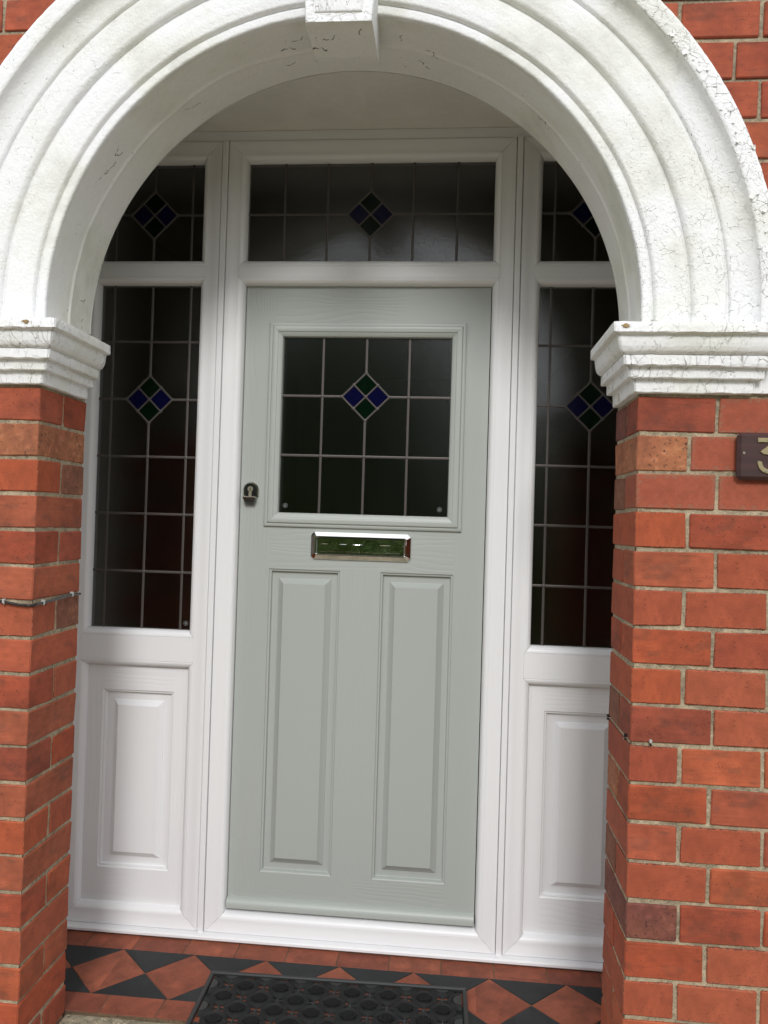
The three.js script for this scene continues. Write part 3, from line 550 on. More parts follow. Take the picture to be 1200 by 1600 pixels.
// ---------------------------------------------------------------- door set
const ovolo = [[0, -0.0015], [0.0015, -0.0015], [0.0022, -0.0003]];
for (let k = 0; k <= 6; k++) { const t = k / 6 * Math.PI / 2; ovolo.push([0.0022 + 0.0183 * Math.sin(t), -0.0003 - 0.0225 * (1 - Math.cos(t))]); }
ovolo.push([0.0205, -0.050]);
const FRP = [[0, -0.062], [0, -0.0030], [0.0008, -0.0012], [0.0022, 0], [0.0195, 0], [0.0210, -0.0007], [0.0405, -0.0009], [0.0405, -0.05]];
const NM = ['bottom_rail', 'jamb', 'head_rail', 'jamb'];
function leadedLight(parent, x0, x1, y0, y1, xs, ys, dc, dh, zg, leadMat) {
  // panes between the cames; the cells that meet at the diamond lose a corner
  const X = [x0, ...xs, x1], Y = [y0, ...ys, y1], th = 0.004;
  for (let i = 0; i < X.length - 1; i++) for (let j = 0; j < Y.length - 1; j++) {
    const a = X[i], b = X[i + 1], c = Y[j], d = Y[j + 1]; let pts = [];
    const isC = (x, y) => Math.abs(x - dc[0]) < 1e-6 && Math.abs(y - dc[1]) < 1e-6;
    for (const [x, y, sx, sy] of [[a, c, 1, 1], [b, c, -1, 1], [b, d, -1, -1], [a, d, 1, -1]]) {
      if (isC(x, y)) { const p = [x + sx * dh, y], q = [x, y + sy * dh]; if (sx * sy > 0) pts.push(q, p); else pts.push(p, q); } else pts.push([x, y]);
    }
    const cx = (a + b) / 2, cy = (c + d) / 2; pts = pts.map(p => [p[0] + Math.sign(cx - p[0]) * 0.0006, p[1] + Math.sign(cy - p[1]) * 0.0006]);
    const g = new THREE.ShapeGeometry(shapeOf(pts)); g.translate(0, 0, zg);
    put(boxUV(g, 5, i * 0.37, j * 0.23), GLASS, 'glass_pane', parent);
  }
  const h = dh / 2 - 0.0004;
  for (const [sx, sy, m] of [[0, 1, GREENG], [0, -1, GREENG], [1, 0, BLUEG], [-1, 0, BLUEG]]) {
    const c = [dc[0] + sx * dh / 2, dc[1] + sy * dh / 2], g = new THREE.ShapeGeometry(shapeOf([[c[0] - h, c[1]], [c[0], c[1] - h], [c[0] + h, c[1]], [c[0], c[1] + h]])); g.translate(0, 0, zg + 0.0004);
    put(boxUV(g, 5), m, m === GREENG ? 'green_pane' : 'blue_pane', parent);
  }
  // rounded lead cames
  const came = (ax, ay, bx, by, w = 0.0078) => {
    const L = Math.hypot(bx - ax, by - ay), prof = [[-w / 2, 0], [-w / 2 * 0.86, 0.0013], [-w * 0.22, 0.0023], [w * 0.22, 0.0023], [w / 2 * 0.86, 0.0013], [w / 2, 0]], T = [];
    for (let k = 0; k < prof.length - 1; k++) { const p = prof[k], q = prof[k + 1]; T.push([[0, p[0], p[1]], [L, p[0], p[1]], [L, q[0], q[1]]], [[0, p[0], p[1]], [L, q[0], q[1]], [0, q[0], q[1]]]); }
    const g = toCreasedNormals(triGeo(T), 1.2); g.rotateZ(Math.atan2(by - ay, bx - ax)); g.translate(ax, ay, zg + 0.0006); put(boxUV(g), LEAD, 'lead_came', parent);
  };
  const joints = [];
  for (const x of xs) { if (Math.abs(x - dc[0]) < 1e-6) { came(x, y0, x, dc[1] - dh); came(x, dc[1] + dh, x, y1); } else came(x, y0, x, y1); for (const y of ys) if (!(x === dc[0] && y === dc[1])) joints.push([x, y]); }
  for (const y of ys) { if (Math.abs(y - dc[1]) < 1e-6) { came(x0, y, dc[0] - dh, y); came(dc[0] + dh, y, x1, y); } else came(x0, y, x1, y); }
  const D = [[dc[0], dc[1] + dh], [dc[0] + dh, dc[1]], [dc[0], dc[1] - dh], [dc[0] - dh, dc[1]]];
  for (let k = 0; k < 4; k++) { const a = D[k], b = D[(k + 1) % 4]; came(a[0], a[1], b[0], b[1], 0.0065); joints.push(a, [(a[0] + b[0]) / 2, (a[1] + b[1]) / 2]); }
  const mid = (k) => [(D[k][0] + D[(k + 1) % 4][0]) / 2, (D[k][1] + D[(k + 1) % 4][1]) / 2];
  came(...mid(0), ...mid(2), 0.0055); came(...mid(1), ...mid(3), 0.0055); joints.push(dc);
  const sg = []; const jr = rng(Math.round(dc[0] * 1000 + dc[1] * 77) + 5000);
  for (const [x, y] of joints) { const g = new THREE.SphereGeometry(0.0056 + 0.001 * jr(), 10, 5, 0, Math.PI * 2, 0, Math.PI / 2); g.rotateX(Math.PI / 2); g.scale(1, 1, 0.55); g.translate(x + (jr() - 0.5) * 0.001, y, zg + 0.0006); sg.push(g); }
  put(mergeGeometries(sg), LEAD, 'solder_joints', parent).userData.kind = 'stuff';
}
function glassMark(parent, x, y, z) {                               // little etched roundel in a pane corner
  const g = [new THREE.RingGeometry(0.0062, 0.0074, 28), new THREE.RingGeometry(0.0012, 0.0040, 6), new THREE.PlaneGeometry(0.0012, 0.009)].map(q => { q.translate(x, y, z + 0.0012); return q; });
  put(mergeGeometries(g), std({ color: lin(0.16, 0.17, 0.17), roughness: 0.6 }), 'etched_mark', parent);
}
// raised-and-fielded panel let into a face at z0: outer, sinking, channel, bevel, field
function fielded(x0, x1, y0, y1, a, b, c, z0, dep) {
  const prof = [[0, 0], [0.0008, -0.0024], [0.003, -0.0040], [a * 0.72, -0.0046], [a * 0.84, -dep * 0.85], [a, -dep], [b, -dep], [b + 0.0006, -dep + 0.0024], [c - 0.0008, -0.0022], [c, -0.0012]];
  const g = mitred(x0, x1, y0, y1, prof.map(p => [p[0], p[1] + z0]), 0, 0.35);
  const f = triGeo([[[x0 + c, y0 + c, z0 - 0.0012], [x1 - c, y0 + c, z0 - 0.0012], [x1 - c, y1 - c, z0 - 0.0012]], [[x0 + c, y0 + c, z0 - 0.0012], [x1 - c, y1 - c, z0 - 0.0012], [x0 + c, y1 - c, z0 - 0.0012]]]);
  return mergeGeometries([...g, boxUV(f, 1, 0.3, 0.1, true)].map(q => { const n = q.index ? q.toNonIndexed() : q; return n; }));
}
// flat face with a rectangular hole, stiles upright and rails across, each with its own run of grain
function faceWith(rects, z) {
  const out = []; rects.forEach(([a, b, c, d, v], k) => out.push(boxUV(triGeo([[[a, c, z], [b, c, z], [b, d, z]], [[a, c, z], [b, d, z], [a, d, z]]]), 1, k * 0.31 + 0.07, k * 0.17, v))); return mergeGeometries(out);
}
{ // frame round the door
  const F = group('door_surround', 'white plastic door frame with ovolo beads round the sage green door', 'door frame');
  mitred(-0.442, 0.442, 0.018, 2.454, FRP).forEach((g, i) => put(g, UPVC, NM[i], F));
  put(cbox(-0.4012, 0.4012, 2.0305, 2.0645, -0.06, -0.0012, 0.0008), UPVC, 'transom', F);
  mitred(-0.4015, 0.4015, 0.0585, 2.0305, ovolo).forEach((g) => put(g, UPVC, 'bead', F));
  for (const s of [-1, 1]) put(cbox(s * 0.452 - 0.0086, s * 0.452 + 0.0086, 0.0085, 2.4535, -0.05, 0.0045, 0.0012), UPVC, 'coupling_strip', F);
  put(extrudeX([[-0.06, 0.003], [0.019, 0.003], [0.022, 0.006], [0.022, 0.0125], [0.0185, 0.016], [-0.002, 0.0178], [-0.06, 0.0178]], -0.945, 0.945), UPVC, 'sill', F);
  put(cbox(-0.945, 0.945, 2.4545, 2.4863, -0.06, -0.004, 0.0015), UPVC, 'head_extension', F);
  put(cbox(-0.44, 0.44, 0.0, 0.05, -0.10, -0.055, 0.001), SEAM, 'threshold', F);
}
{ // fanlight over the door
  const T = group('top_window', 'wide leaded fanlight above the door with blue and green diamond', 'window');
  mitred(-0.4015, 0.4015, 2.0645, 2.4135, ovolo).forEach((g) => put(g, UPVC, 'bead', T));
  leadedLight(T, -0.3812, 0.3812, 2.0848, 2.3932, [-0.2672, -0.1322, 0.002, 0.1338, 0.2692], [2.2343], [0.002, 2.2343], 0.0725, -0.030);
}
function sideLight(s, label) {
  const S = group('side_window', label, 'side window', 'leaded side windows with white panels below');
  const a = s > 0 ? 0.462 : -0.9075, b = a + 0.4455, o = (x) => (s > 0 ? x : -x);
  mitred(a, b, 0.018, 2.454, FRP).forEach((g, i) => put(g, UPVC, NM[i], S));
  const xi0 = a + 0.0405, xi1 = b - 0.0405;
  put(cbox(xi0 + 0.0003, xi1 - 0.0003, 2.0305, 2.0645, -0.06, -0.0012, 0.0008), UPVC, 'transom', S);
  put(cbox(xi0 + 0.0003, xi1 - 0.0003, 0.8350, 0.9105, -0.06, -0.0012, 0.0008), UPVC, 'mid_rail', S);
  put(cbox(s > 0 ? 0.909 : -0.948, s > 0 ? 0.948 : -0.909, 0.018, 2.454, -0.06, -0.003, 0.001), UPVC, 'packer', S);
  for (const [y0, y1] of [[0.0585, 0.8350], [0.9105, 2.0305], [2.0645, 2.4135]]) mitred(xi0, xi1, y0, y1, ovolo).forEach((g) => put(g, UPVC, 'bead', S));
  const g0 = xi0 + 0.0203, g1 = xi1 - 0.0203;
  const lower = sub(S, 'leaded_pane'), upper = sub(S, 'leaded_fanlight');
  leadedLight(lower, g0, g1, 0.9307, 2.0103, [o(0.6820 - 0.1238), o(0.6820), o(0.6820 + 0.1238)].sort((p, q) => p - q), [1.1095, 1.2905, 1.4700, 1.6510, 1.8325], [o(0.6820), 1.6510], 0.0745, -0.030);
  leadedLight(upper, g0, g1, 2.0848, 2.3932, [o(0.6845 - 0.122), o(0.6845), o(0.6845 + 0.122)].sort((p, q) => p - q), [2.2343], [o(0.6845), 2.2343], 0.0755, -0.030);
  glassMark(lower, s > 0 ? 0.822 : -0.540, 0.952, -0.030);
  // solid panel
  const px0 = s > 0 ? 0.569 : -0.7965, px1 = px0 + 0.2275, py0 = 0.183, py1 = 0.738, z = -0.0225;
  const P = put(mergeGeometries([faceWith([[g0 - 0.002, px0, 0.07, 0.83, true], [px1, g1 + 0.002, 0.07, 0.83, true], [px0, px1, 0.07, py0, false], [px0, px1, py1, 0.83, false]], z)]), UPVCG, 'panel', S);
  put(fielded(px0, px1, py0, py1, 0.010, 0.0335, 0.0495, z, 0.0145), UPVC, 'raised_field', P);
  put(boxUV(new THREE.BoxGeometry(0.33, 0.77, 0.02).translate((g0 + g1) / 2, 0.45, -0.055)), UPVC, 'panel_back', P);
}
sideLight(-1, 'leaded side window left of the door with white panel below');
sideLight(1, 'leaded side window right of the door with white panel below');

// ---------------------------------------------------------------- the door
{
  const D = group('front_door', 'closed sage green front door with leaded glass, letter plate and two panels', 'door');
  const z = -0.030, xl = -0.3785, xr = 0.3785, yb = 0.0875, yt = 2.0085;
  const pl = [-0.2810, -0.0590, 0.1975, 1.1325], pr = [0.0655, 0.2875, 0.1975, 1.1325], w = [-0.300, 0.306, 1.268, 1.892];
  const leaf = put(faceWith([
    [xl, pl[0], yb, yt, true], [pr[1], xr, yb, yt, true], [pl[1], pr[0], pl[2], pl[3], true],
    [pl[0], pr[1], yb, pl[2], false], [pl[0], pr[1], pl[3], w[2], false], [pl[0], pr[1], w[3], yt, false],
    [pl[0] - 0.0, w[0] < pl[0] ? pl[0] : w[0], w[2], w[3], true]
  ].filter(r => r[1] - r[0] > 0.001), z), SAGE, 'leaf', D);
  // body behind the skin: edges, and a back
  put(mergeGeometries([boxUV(new THREE.BoxGeometry(xr - xl, w[2] - yb, 0.03).translate(0, (w[2] + yb) / 2, z - 0.030)), boxUV(new THREE.BoxGeometry(xr - xl, yt - w[3], 0.03).translate(0, (yt + w[3]) / 2, z - 0.030)),
    ...[[xl, -0.256], [0.262, xr]].map(q => boxUV(new THREE.BoxGeometry(q[1] - q[0], w[3] - w[2], 0.03).translate((q[0] + q[1]) / 2, (w[2] + w[3]) / 2, z - 0.030))),
    ...mitred(xl, xr, yb, yt, [[0, z - 0.02], [0, z - 0.0005], [0.0005, z]], 0)].map(q => q.index ? q.toNonIndexed() : q)), SAGEP, 'core', D);
  for (const p of [pl, pr]) put(fielded(p[0], p[1], p[2], p[3], 0.0095, 0.0285, 0.0455, z, 0.0145), SAGEP, 'raised_panel', D);
  // glazing cassette
  const cas = sub(D, 'glazed_panel'), cp = [[0, 0], [0, 0.0045], [0.0012, 0.0068], [0.0045, 0.0085], [0.0085, 0.0090], [0.0105, 0.0085], [0.0112, 0.0105], [0.0135, 0.0130], [0.0180, 0.0142], [0.0250, 0.0142], [0.0290, 0.0128], [0.0300, 0.0105], [0.0330, 0.0100], [0.0360, 0.0085], [0.0400, 0.0070], [0.0425, 0.0050], [0.0440, 0.0010], [0.0440, -0.014]];
  mitred(-0.3020, 0.3080, 1.2630, 1.8965, cp.map(q => [q[0], q[1] + z]), 0.0003).forEach((g, i) => put(g, SAGETRIM, 'cassette_bar', cas));
  leadedLight(cas, -0.2582, 0.2642, 1.3068, 1.8527, [-0.1325, 0.0025, 0.1352], [1.4855, 1.6707], [0.0025, 1.6707], 0.0738, z - 0.008);
  glassMark(cas, -0.2385, 1.329, z - 0.008); glassMark(cas, 0.2395, 1.329, z - 0.008);
  // weather bar
  const wb = [[z + 0.0005, 0.0900], [z + 0.020, 0.0895], [z + 0.0215, 0.0915], [z + 0.0212, 0.1010], [z + 0.0190, 0.1095], [z + 0.0150, 0.1150], [z + 0.0085, 0.1190], [z + 0.0005, 0.1200]];
  put(extrudeX(wb, xl + 0.001, xr - 0.001), SAGETRIM, 'weather_bar', D);
  // letter plate: bevelled chrome surround with a sprung flap
  const L = sub(D, 'letter_plate'), cx = 0.0025, cy = 1.2090;
  const oct = (hw, hh, c) => [[-hw + c, -hh], [hw - c, -hh], [hw, -hh + c], [hw, hh - c], [hw - c, hh], [-hw + c, hh], [-hw, hh - c], [-hw, -hh + c]];
  const rings = [[oct(0.1545, 0.0425, 0.010), 0], [oct(0.1545, 0.0425, 0.010), 0.004], [oct(0.1532, 0.0414, 0.0095), 0.0062], [oct(0.1408, 0.0292, 0.0040), 0.0128], [oct(0.1385, 0.0275, 0.003), 0.0130], [oct(0.1360, 0.0258, 0.002), 0.0118], [oct(0.1360, 0.0258, 0.002), 0.005]], T = [];
  for (let k = 0; k < rings.length - 1; k++) for (let i = 0; i < 8; i++) { const [A, za] = rings[k], [B, zb] = rings[k + 1], j = (i + 1) % 8, f = (p, q) => [cx + p[0], cy + p[1], z + q]; T.push([f(A[i], za), f(A[j], za), f(B[j], zb)], [f(A[i], za), f(B[j], zb), f(B[i], zb)]); }
  put(boxUV(toCreasedNormals(triGeo(T), 0.3)), CHROME, 'surround', L);
  const fl = plate(oct(0.1342, 0.0243, 0.0015).map(p => [p[0] + cx, p[1] + cy]), z + 0.001, z + 0.0085, 0.0014);
  { const u = fl.attributes.uv; for (let i = 0; i < u.count; i++) u.setXY(i, u.getX(i) * 3.6, u.getY(i) * 14); }
  put(fl, CHROMEFLAP, 'flap', L);
  put(plate([[cx - 0.122, cy - 0.0205], [cx + 0.122, cy - 0.0205], [cx + 0.120, cy - 0.0175], [cx - 0.120, cy - 0.0175]], z + 0.0085, z + 0.0105, 0.0008), CHROME, 'flap_lip', L);
  // lock escutcheon
  const K = sub(D, 'lock'), kx = -0.3452, ky = 1.3705;
  const esc = (rx, top, bot, n = 20) => { const p = []; for (let k = 0; k <= n; k++) { const t = Math.PI * k / n; p.push([kx + rx * Math.cos(t), ky + top + (rx) * Math.sin(t) * 0.92]); } p.push([kx - rx, ky - bot + 0.008], [kx - rx * 0.72, ky - bot], [kx + rx * 0.72, ky - bot], [kx + rx, ky - bot + 0.008]); return p; };
  put(plate(esc(0.0245, 0.005, 0.022), z, z + 0.010, 0.003), CHROME, 'escutcheon', K);
  put(plate(esc(0.0195, 0.004, 0.017), z + 0.010, z + 0.0112, 0.0005), BLACKP, 'recess', K);
  const cyl = []; for (let k = 0; k <= 18; k++) { const t = (-60 + 300 * k / 18) * RAD; cyl.push([kx + 0.0085 * Math.cos(t), ky + 0.006 + 0.0085 * Math.sin(t)]); } cyl.push([kx - 0.0048, ky - 0.0165], [kx + 0.0048, ky - 0.0165]);
  put(plate(cyl, z + 0.0112, z + 0.0150, 0.0006), BRASSY, 'cylinder', K);
  put(plate([[kx - 0.0012, ky - 0.001], [kx + 0.0012, ky - 0.001], [kx + 0.0012, ky + 0.011], [kx - 0.0012, ky + 0.011]], z + 0.0150, z + 0.0153), BLACKP, 'keyhole', K);
  const T2 = [], A2 = [[-0.0200, -0.021, 0.010], [0.0200, -0.021, 0.010], [0.0200, -0.021, 0.028], [-0.0200, -0.021, 0.028]], B2 = [[-0.012, -0.042, 0.006], [0.012, -0.042, 0.006], [0.014, -0.036, 0.022], [-0.014, -0.036, 0.022]];
  const fx = (p) => [kx + p[0], ky + p[1], z + p[2]];
  const q4 = (a, b, c, d) => T2.push([fx(a), fx(b), fx(c)], [fx(a), fx(c), fx(d)]);
  q4(...A2); q4(B2[0], B2[3], B2[2], B2[1]); for (let i = 0; i < 4; i++) { const j = (i + 1) % 4; q4(A2[i], B2[i], B2[j], A2[j]); }
  put(boxUV(triGeo(T2)), BLACKP, 'finger_pull', K);
  put(cbox(kx - 0.0205, kx + 0.0205, ky - 0.0215, ky - 0.0175, z + 0.009, z + 0.0295, 0.0012), CHROME, 'pull_lip', K);
}

// ---------------------------------------------------------------- rubber door mat
{
  const M = group('door_mat', 'black rubber ring mat lying on the tiles before the door', 'door mat');
  const W = 0.714, H = 0.45, th = 0.012, fb = 0.012;
  M.position.set(0.004, 0.0012, 0.172 + H / 2); M.rotation.y = 1.5 * RAD;
  const bar = (x0, x1, z0, z1) => put(cbox(x0, x1, 0, th, z0, z1, 0.003), RUBBER, 'edge_strip', M);
  bar(-W / 2, W / 2, -H / 2, -H / 2 + fb); bar(-W / 2, W / 2, H / 2 - fb, H / 2); bar(-W / 2, -W / 2 + fb, -H / 2 + fb + 0.0004, H / 2 - fb - 0.0004); bar(W / 2 - fb, W / 2, -H / 2 + fb + 0.0004, H / 2 - fb - 0.0004);
  // one stud: drum with wriggling ridges, and the ripples round it
  const drum = new THREE.CylinderGeometry(0.0198, 0.0212, 0.0085, 22); drum.translate(0, 0.00425, 0);
  const wr = [drum.toNonIndexed()];
  for (let k = -4; k <= 4; k++) {
    const x = k * 0.0042, half = Math.sqrt(Math.max(0, 0.0188 ** 2 - x * x)), T = [], n = Math.max(3, Math.round(half * 2 / 0.0030)); let prev = null;
    for (let i = 0; i <= n; i++) { const zz = -half + 2 * half * i / n, xx = x + 0.0011 * (i % 2 ? 1 : -1), sct = [[xx - 0.0011, 0.0084, zz], [xx - 0.0006, 0.0112, zz], [xx + 0.0006, 0.0112, zz], [xx + 0.0011, 0.0084, zz]]; if (prev) for (let q = 0; q < 3; q++) T.push([prev[q], sct[q], sct[q + 1]], [prev[q], sct[q + 1], prev[q + 1]]); prev = sct; }
    if (T.length) wr.push(triGeo(T));
  }
  wr.forEach(g => { g.deleteAttribute('uv'); }); const studG = mergeGeometries(wr);
  const ringG = (rads) => mergeGeometries(rads.map(([r, h]) => { const T = [], n = 30; for (let i = 0; i < n; i++) { const a = i / n * 2 * Math.PI, b = (i + 1) / n * 2 * Math.PI, wob = (t) => 1 + 0.035 * Math.cos(4 * t), P = [[r - 0.0011, 0.001], [r - 0.0005, h], [r + 0.0005, h], [r + 0.0011, 0.001]]; for (let q = 0; q < 3; q++) { const f = (t, p) => [Math.cos(t) * p[0] * wob(t), p[1], Math.sin(t) * p[0] * wob(t)]; T.push([f(a, P[q]), f(b, P[q + 1]), f(b, P[q])], [f(a, P[q]), f(a, P[q + 1]), f(b, P[q + 1])]); } } return triGeo(T); }));
  const ripple = ringG([[0.0236, 0.0078], [0.0262, 0.0070], [0.0288, 0.0074], [0.0314, 0.0066], [0.0340, 0.0070]]);
  const flr = (() => { const T = [], n = 24; for (let i = 0; i < n; i++) { const a = i / n * 2 * Math.PI, b = (i + 1) / n * 2 * Math.PI, f = (t, r) => [Math.cos(t) * r, 0.0030, Math.sin(t) * r]; T.push([f(a, 0.020), f(b, 0.0345), f(b, 0.020)], [f(a, 0.020), f(a, 0.0345), f(b, 0.0345)]); } return triGeo(T); })();
  const ripG = mergeGeometries([ripple, flr]);
  const dia = new THREE.ConeGeometry(0.0072, 0.008, 4); dia.translate(0, 0.005, 0);
  const px = 0.0973, pz = 0.0485, xlim = W / 2 - fb - 0.004, zlim = H / 2 - fb - 0.004, link = [];
  for (let j = 0; j < 10; j++) for (let i = -5; i < 6; i++) {
    const x = i * px + (j % 2 ? 0.0486 : 0) - 0.002, z = -H / 2 + 0.0085 + j * pz;
    if (Math.abs(x) > xlim + 0.005) continue;
    if (Math.abs(x) < xlim - 0.020 && Math.abs(z) < zlim - 0.012) {
      const s = put(studG, RUBBERD, 'rubber_stud', M); s.position.set(x, 0.0002, z); s.rotation.y = (R() - 0.5) * 0.15;
      put(ripG, RUBBER, 'ripple_ring', s);
    } else {                                                         // studs cut by the edge of the mat
      const g = ripple.clone(), p = g.attributes.position; for (let k = 0; k < p.count; k++) { p.setX(k, clamp(p.getX(k) + x, -xlim, xlim)); p.setZ(k, clamp(p.getZ(k) + z, -zlim, zlim)); } g.computeVertexNormals(); link.push(g);
      const d = drum.toNonIndexed(); d.deleteAttribute('uv'); const pd = d.attributes.position; for (let k = 0; k < pd.count; k++) { pd.setX(k, clamp(pd.getX(k) + x, -xlim, xlim)); pd.setZ(k, clamp(pd.getZ(k) + z, -zlim, zlim)); } d.computeVertexNormals(); link.push(d);
    }
    const xd = x + px / 2; if (Math.abs(xd) < xlim - 0.008 && Math.abs(z) < zlim - 0.008) { const d = dia.toNonIndexed(); d.deleteAttribute('uv'); d.translate(xd, 0, z); link.push(d); for (const a of [0, 1, 2, 3]) { const b = new THREE.BoxGeometry(0.018, 0.0045, 0.003).toNonIndexed(); b.deleteAttribute('uv'); b.translate(0.012, 0.003, 0); b.rotateY(a * Math.PI / 2); b.translate(xd, 0, z); link.push(b); } }
  }
  put(mergeGeometries(link), RUBBER, 'linking_web', M).userData.kind = 'stuff';
}

// ---------------------------------------------------------------- number plaque
{
  const G = group('number_plaque', 'dark wooden plaque with brass numeral 3 screwed to the right pier', 'sign');
  const x0 = 0.8765, x1 = 1.0000, y0 = 1.3975, y1 = 1.4985;
  put(cbox(x0, x1, y0, y1, ZF + 0.0015, ZF + 0.019, 0.0075), PLAQUE, 'board', G);
  const cx = 0.9395, top = 1.4868, zf = ZF + 0.0188;
  // flat-topped 3: bar, slanting stroke, bowl
  const pts = [[-0.0235, 0], [0.0235, 0], [0.0235, -0.0085], [0.0045, -0.0265]];
  for (let k = 0; k <= 14; k++) { const t = (75 - k * 262 / 14) * RAD; pts.push([0.0010 + 0.0245 * Math.cos(t), -0.0515 + 0.0245 * Math.sin(t)]); }
  for (let k = 14; k >= 0; k--) { const t = (78 - k * 262 / 14) * RAD; pts.push([0.0010 + 0.0150 * Math.cos(t), -0.0515 + 0.0150 * Math.sin(t)]); }
  pts.push([-0.0120, -0.0345], [-0.0185, -0.0290], [0.0065, -0.0095], [-0.0235, -0.0095]);
  put(plate(pts.map(p => [cx + p[0], top + p[1]]), zf, zf + 0.0032, 0.0008), std({ color: lin(0.30, 0.25, 0.14), metalness: 0.5, roughness: 0.5 }), 'numeral', G, 'brass numeral 3');
  const screw = (x, y, z) => { const c = new THREE.CylinderGeometry(0.0026, 0.0028, 0.0012, 14); c.rotateX(Math.PI / 2); const sl = new THREE.BoxGeometry(0.0044, 0.0007, 0.0003); sl.rotateZ(0.6); sl.translate(0, 0, 0.0007); const o = put(c, BRASSY, 'screw', G); o.position.set(x, y, z); put(sl, BLACKP, 'slot', o); };
  screw(cx - 0.002, top - 0.0048, zf + 0.0036); screw(cx - 0.006, top - 0.0708, zf + 0.0036); screw(0.8890, 1.4545, ZF + 0.0192); screw(0.9885, 1.4545, ZF + 0.0192);
}
// ---------------------------------------------------------------- cable on the left pier, old clips on the right pier
{
  const pts = [[-0.98, 1.066, 0.6225], [-0.88, 1.079, 0.6225], [-0.7555, 1.0771, 0.6225], [-0.740, 1.0748, 0.6228], [-0.7100, 1.0705, 0.6232], [-0.6860, 1.0697, 0.6220], [-0.6765, 1.0702, 0.6150], [-0.6752, 1.0708, 0.6000], [-0.6752, 1.0718, 0.5786], [-0.6750, 1.0743, 0.5137], [-0.6752, 1.0787, 0.4407], [-0.6755, 1.0768, 0.4001], [-0.685, 1.075, 0.384], [-0.72, 1.072, 0.3835]].map(p => new THREE.Vector3(...p));
  const c = new THREE.CatmullRomCurve3(pts, false, 'catmullrom', 0.3);
  const C = group('cable', 'thin black cable clipped across the left brick pier', 'cable');
  put(new THREE.TubeGeometry(c, 160, 0.0032, 8), BLACKP, 'cable_sheath', C);
  const clip = (x, y, z, turn) => { const a = chamferBox(0.0055, 0.0125, 0.0095, 0.0012); const o = put(boxUV(a), CLIP, 'cable_clip', C); o.position.set(x, y, z); o.rotation.y = turn; const n = new THREE.CylinderGeometry(0.0014, 0.0014, 0.003, 8); n.rotateX(Math.PI / 2); n.translate(0, -0.0045, 0.005); put(n, BLACKP, 'nail', o); };
  clip(-0.7455, 1.0765, 0.6225, 0); clip(-0.6752, 1.0728, 0.5786, Math.PI / 2); clip(-0.6752, 1.0795, 0.4407, Math.PI / 2); clip(-0.90, 1.079, 0.6225, 0);
  const old = (x, y, z, turn, label, pale) => {
    const K = group('cable_clip', label, 'cable clip', 'old cable clips left on the right pier');
    K.position.set(x, y, z); K.rotation.y = turn;
    put(boxUV(chamferBox(0.0060, 0.0070, 0.0080, 0.0012).translate(0, 0.003, 0.003)), pale ? CLIP : BLACKP, 'clip_body', K);
    const n = new THREE.CylinderGeometry(0.0024, 0.0024, 0.006, 10); n.rotateX(Math.PI / 2); n.translate(0, -0.0045, 0.004); put(n, BLACKP, 'nail', K);
  };
  old(0.6735, 0.8294, 0.4010, -Math.PI / 2, 'small black cable clip at the rear edge of the right pier', false);
  old(0.6735, 0.8320, 0.5853, -Math.PI / 2, 'small black cable clip near the front corner inside the right pier', false);
  old(0.7160, 0.8303, ZF - 0.001, 0, 'small grey cable clip in a mortar joint facing out on right pier', true);
}

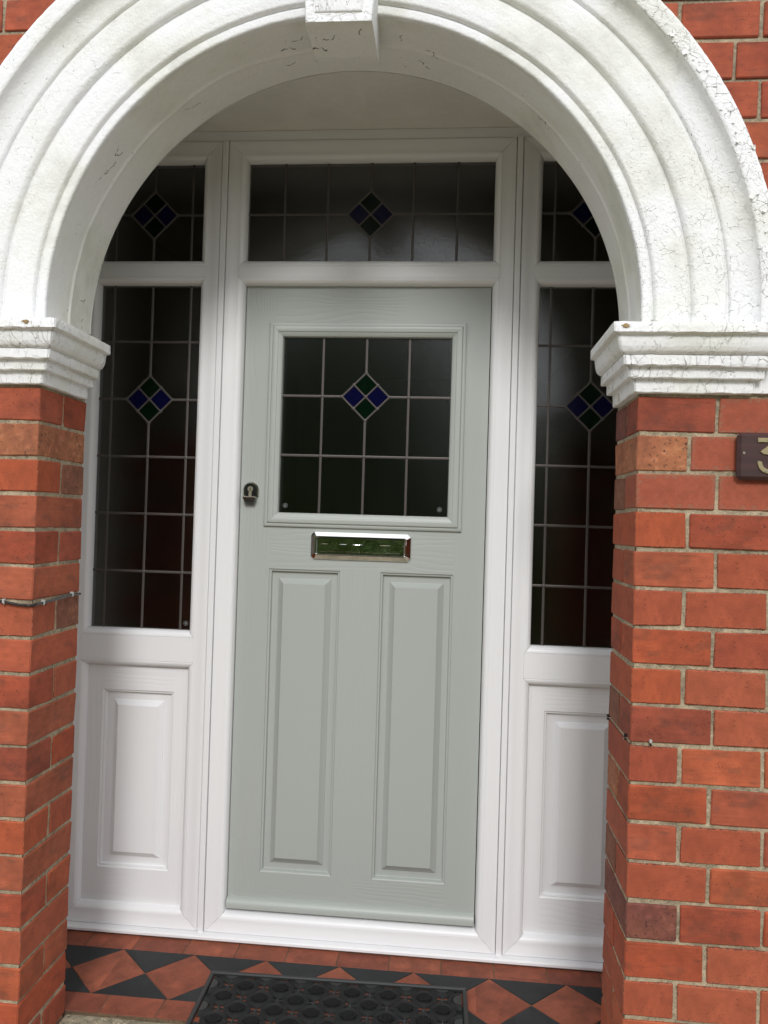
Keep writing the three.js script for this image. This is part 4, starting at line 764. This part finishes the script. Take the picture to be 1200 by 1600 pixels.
// ---------------------------------------------------------------- the garden hedge that the chrome and the glass mirror
{
  const leaf = new THREE.BufferGeometry();
  leaf.setAttribute('position', new THREE.BufferAttribute(new Float32Array([0, 0, 0, 0.5, 0.32, 0.06, 0, 1, 0, 0, 0, 0, 0, 1, 0, -0.5, 0.32, 0.06].map(v => v * 0.09)), 3)); leaf.computeVertexNormals();
  const leafMat = std({ color: lin(0.085, 0.15, 0.035), roughness: 0.6, side: THREE.DoubleSide }), inner = std({ color: lin(0.075, 0.13, 0.032), roughness: 1 });
  const leaves = (parent, n, seed, spot, size) => {
    const r = rng(seed), im = new THREE.InstancedMesh(leaf, leafMat, n), m4 = new THREE.Matrix4(), e = new THREE.Euler(), q = new THREE.Quaternion(), col = new THREE.Color();
    for (let i = 0; i < n; i++) {
      e.set(r() * 6.3, r() * 6.3, r() * 6.3); q.setFromEuler(e); const s = size * (0.7 + r() * 0.9); m4.compose(new THREE.Vector3(...spot(r)), q, new THREE.Vector3(s, s, s)); im.setMatrixAt(i, m4);
      const t = 0.5 + r(); im.setColorAt(i, col.setRGB(t * (0.8 + 0.5 * r()), t, t * 0.8));
    }
    im.name = 'foliage'; im.castShadow = im.receiveShadow = true; im.userData.kind = 'stuff'; parent.add(im);
  };
  const Hd = group('hedge', 'low green garden hedge across the path from the door', 'hedge');
  leaves(Hd, 11000, 4242, (r) => { const x = lerp(-4.5, 4.5, r()), top = 1.35 + 0.35 * fbm(x * 1.2 + 9, 1, 0, 3) + 0.95 * sstep(0.45, 1.1, x), y = -0.15 + (top + 0.15) * Math.pow(r(), 0.8); return [x, y, 5.0 + (r() < 0.75 ? r() * 0.3 : r() * 1.0) - 0.25 * fbm(x * 2, y * 2, 0, 3)]; }, 1);
  put(mergeGeometries([boxUV(new THREE.BoxGeometry(9, 1.35, 0.5).translate(0, 0.52, 5.45)), boxUV(new THREE.BoxGeometry(3.6, 0.95, 0.45).translate(2.7, 1.66, 5.45))]), inner, 'inner_growth', Hd);
  const Tr = group('garden_tree', 'bushy green tree rising behind the garden hedge', 'tree');
  leaves(Tr, 12000, 777, (r) => { const a = r() * 6.283, u = 2 * r() - 1, k = Math.pow(r(), 0.28) * (0.75 + 0.4 * fbm(Math.cos(a) * 3 + 5, u * 3, 0, 3)), s = Math.sqrt(1 - u * u); return [-2.0 + 3.1 * k * s * Math.cos(a), 3.1 + 2.9 * k * u, 11.0 + 1.5 * k * s * Math.sin(a)]; }, 2.7);
  const core = new THREE.IcosahedronGeometry(1, 3), cp = core.attributes.position; for (let i = 0; i < cp.count; i++) { const k = 0.62 + 0.3 * fbm(cp.getX(i) * 2 + 9, cp.getY(i) * 2, cp.getZ(i) * 2 + 0.5, 2); cp.setXYZ(i, -2.0 + 3.1 * k * cp.getX(i), 3.1 + 2.9 * k * cp.getY(i), 11.0 + 1.3 * k * cp.getZ(i)); } core.computeVertexNormals(); put(core, inner, 'inner_growth', Tr);
  const tk = new THREE.CylinderGeometry(0.09, 0.2, 3.0, 12); tk.translate(-2.0, 1.32, 11.0); put(tk, std({ color: lin(0.09, 0.06, 0.04), roughness: 1 }), 'trunk', Tr);
}

renderer.render(scene, camera);
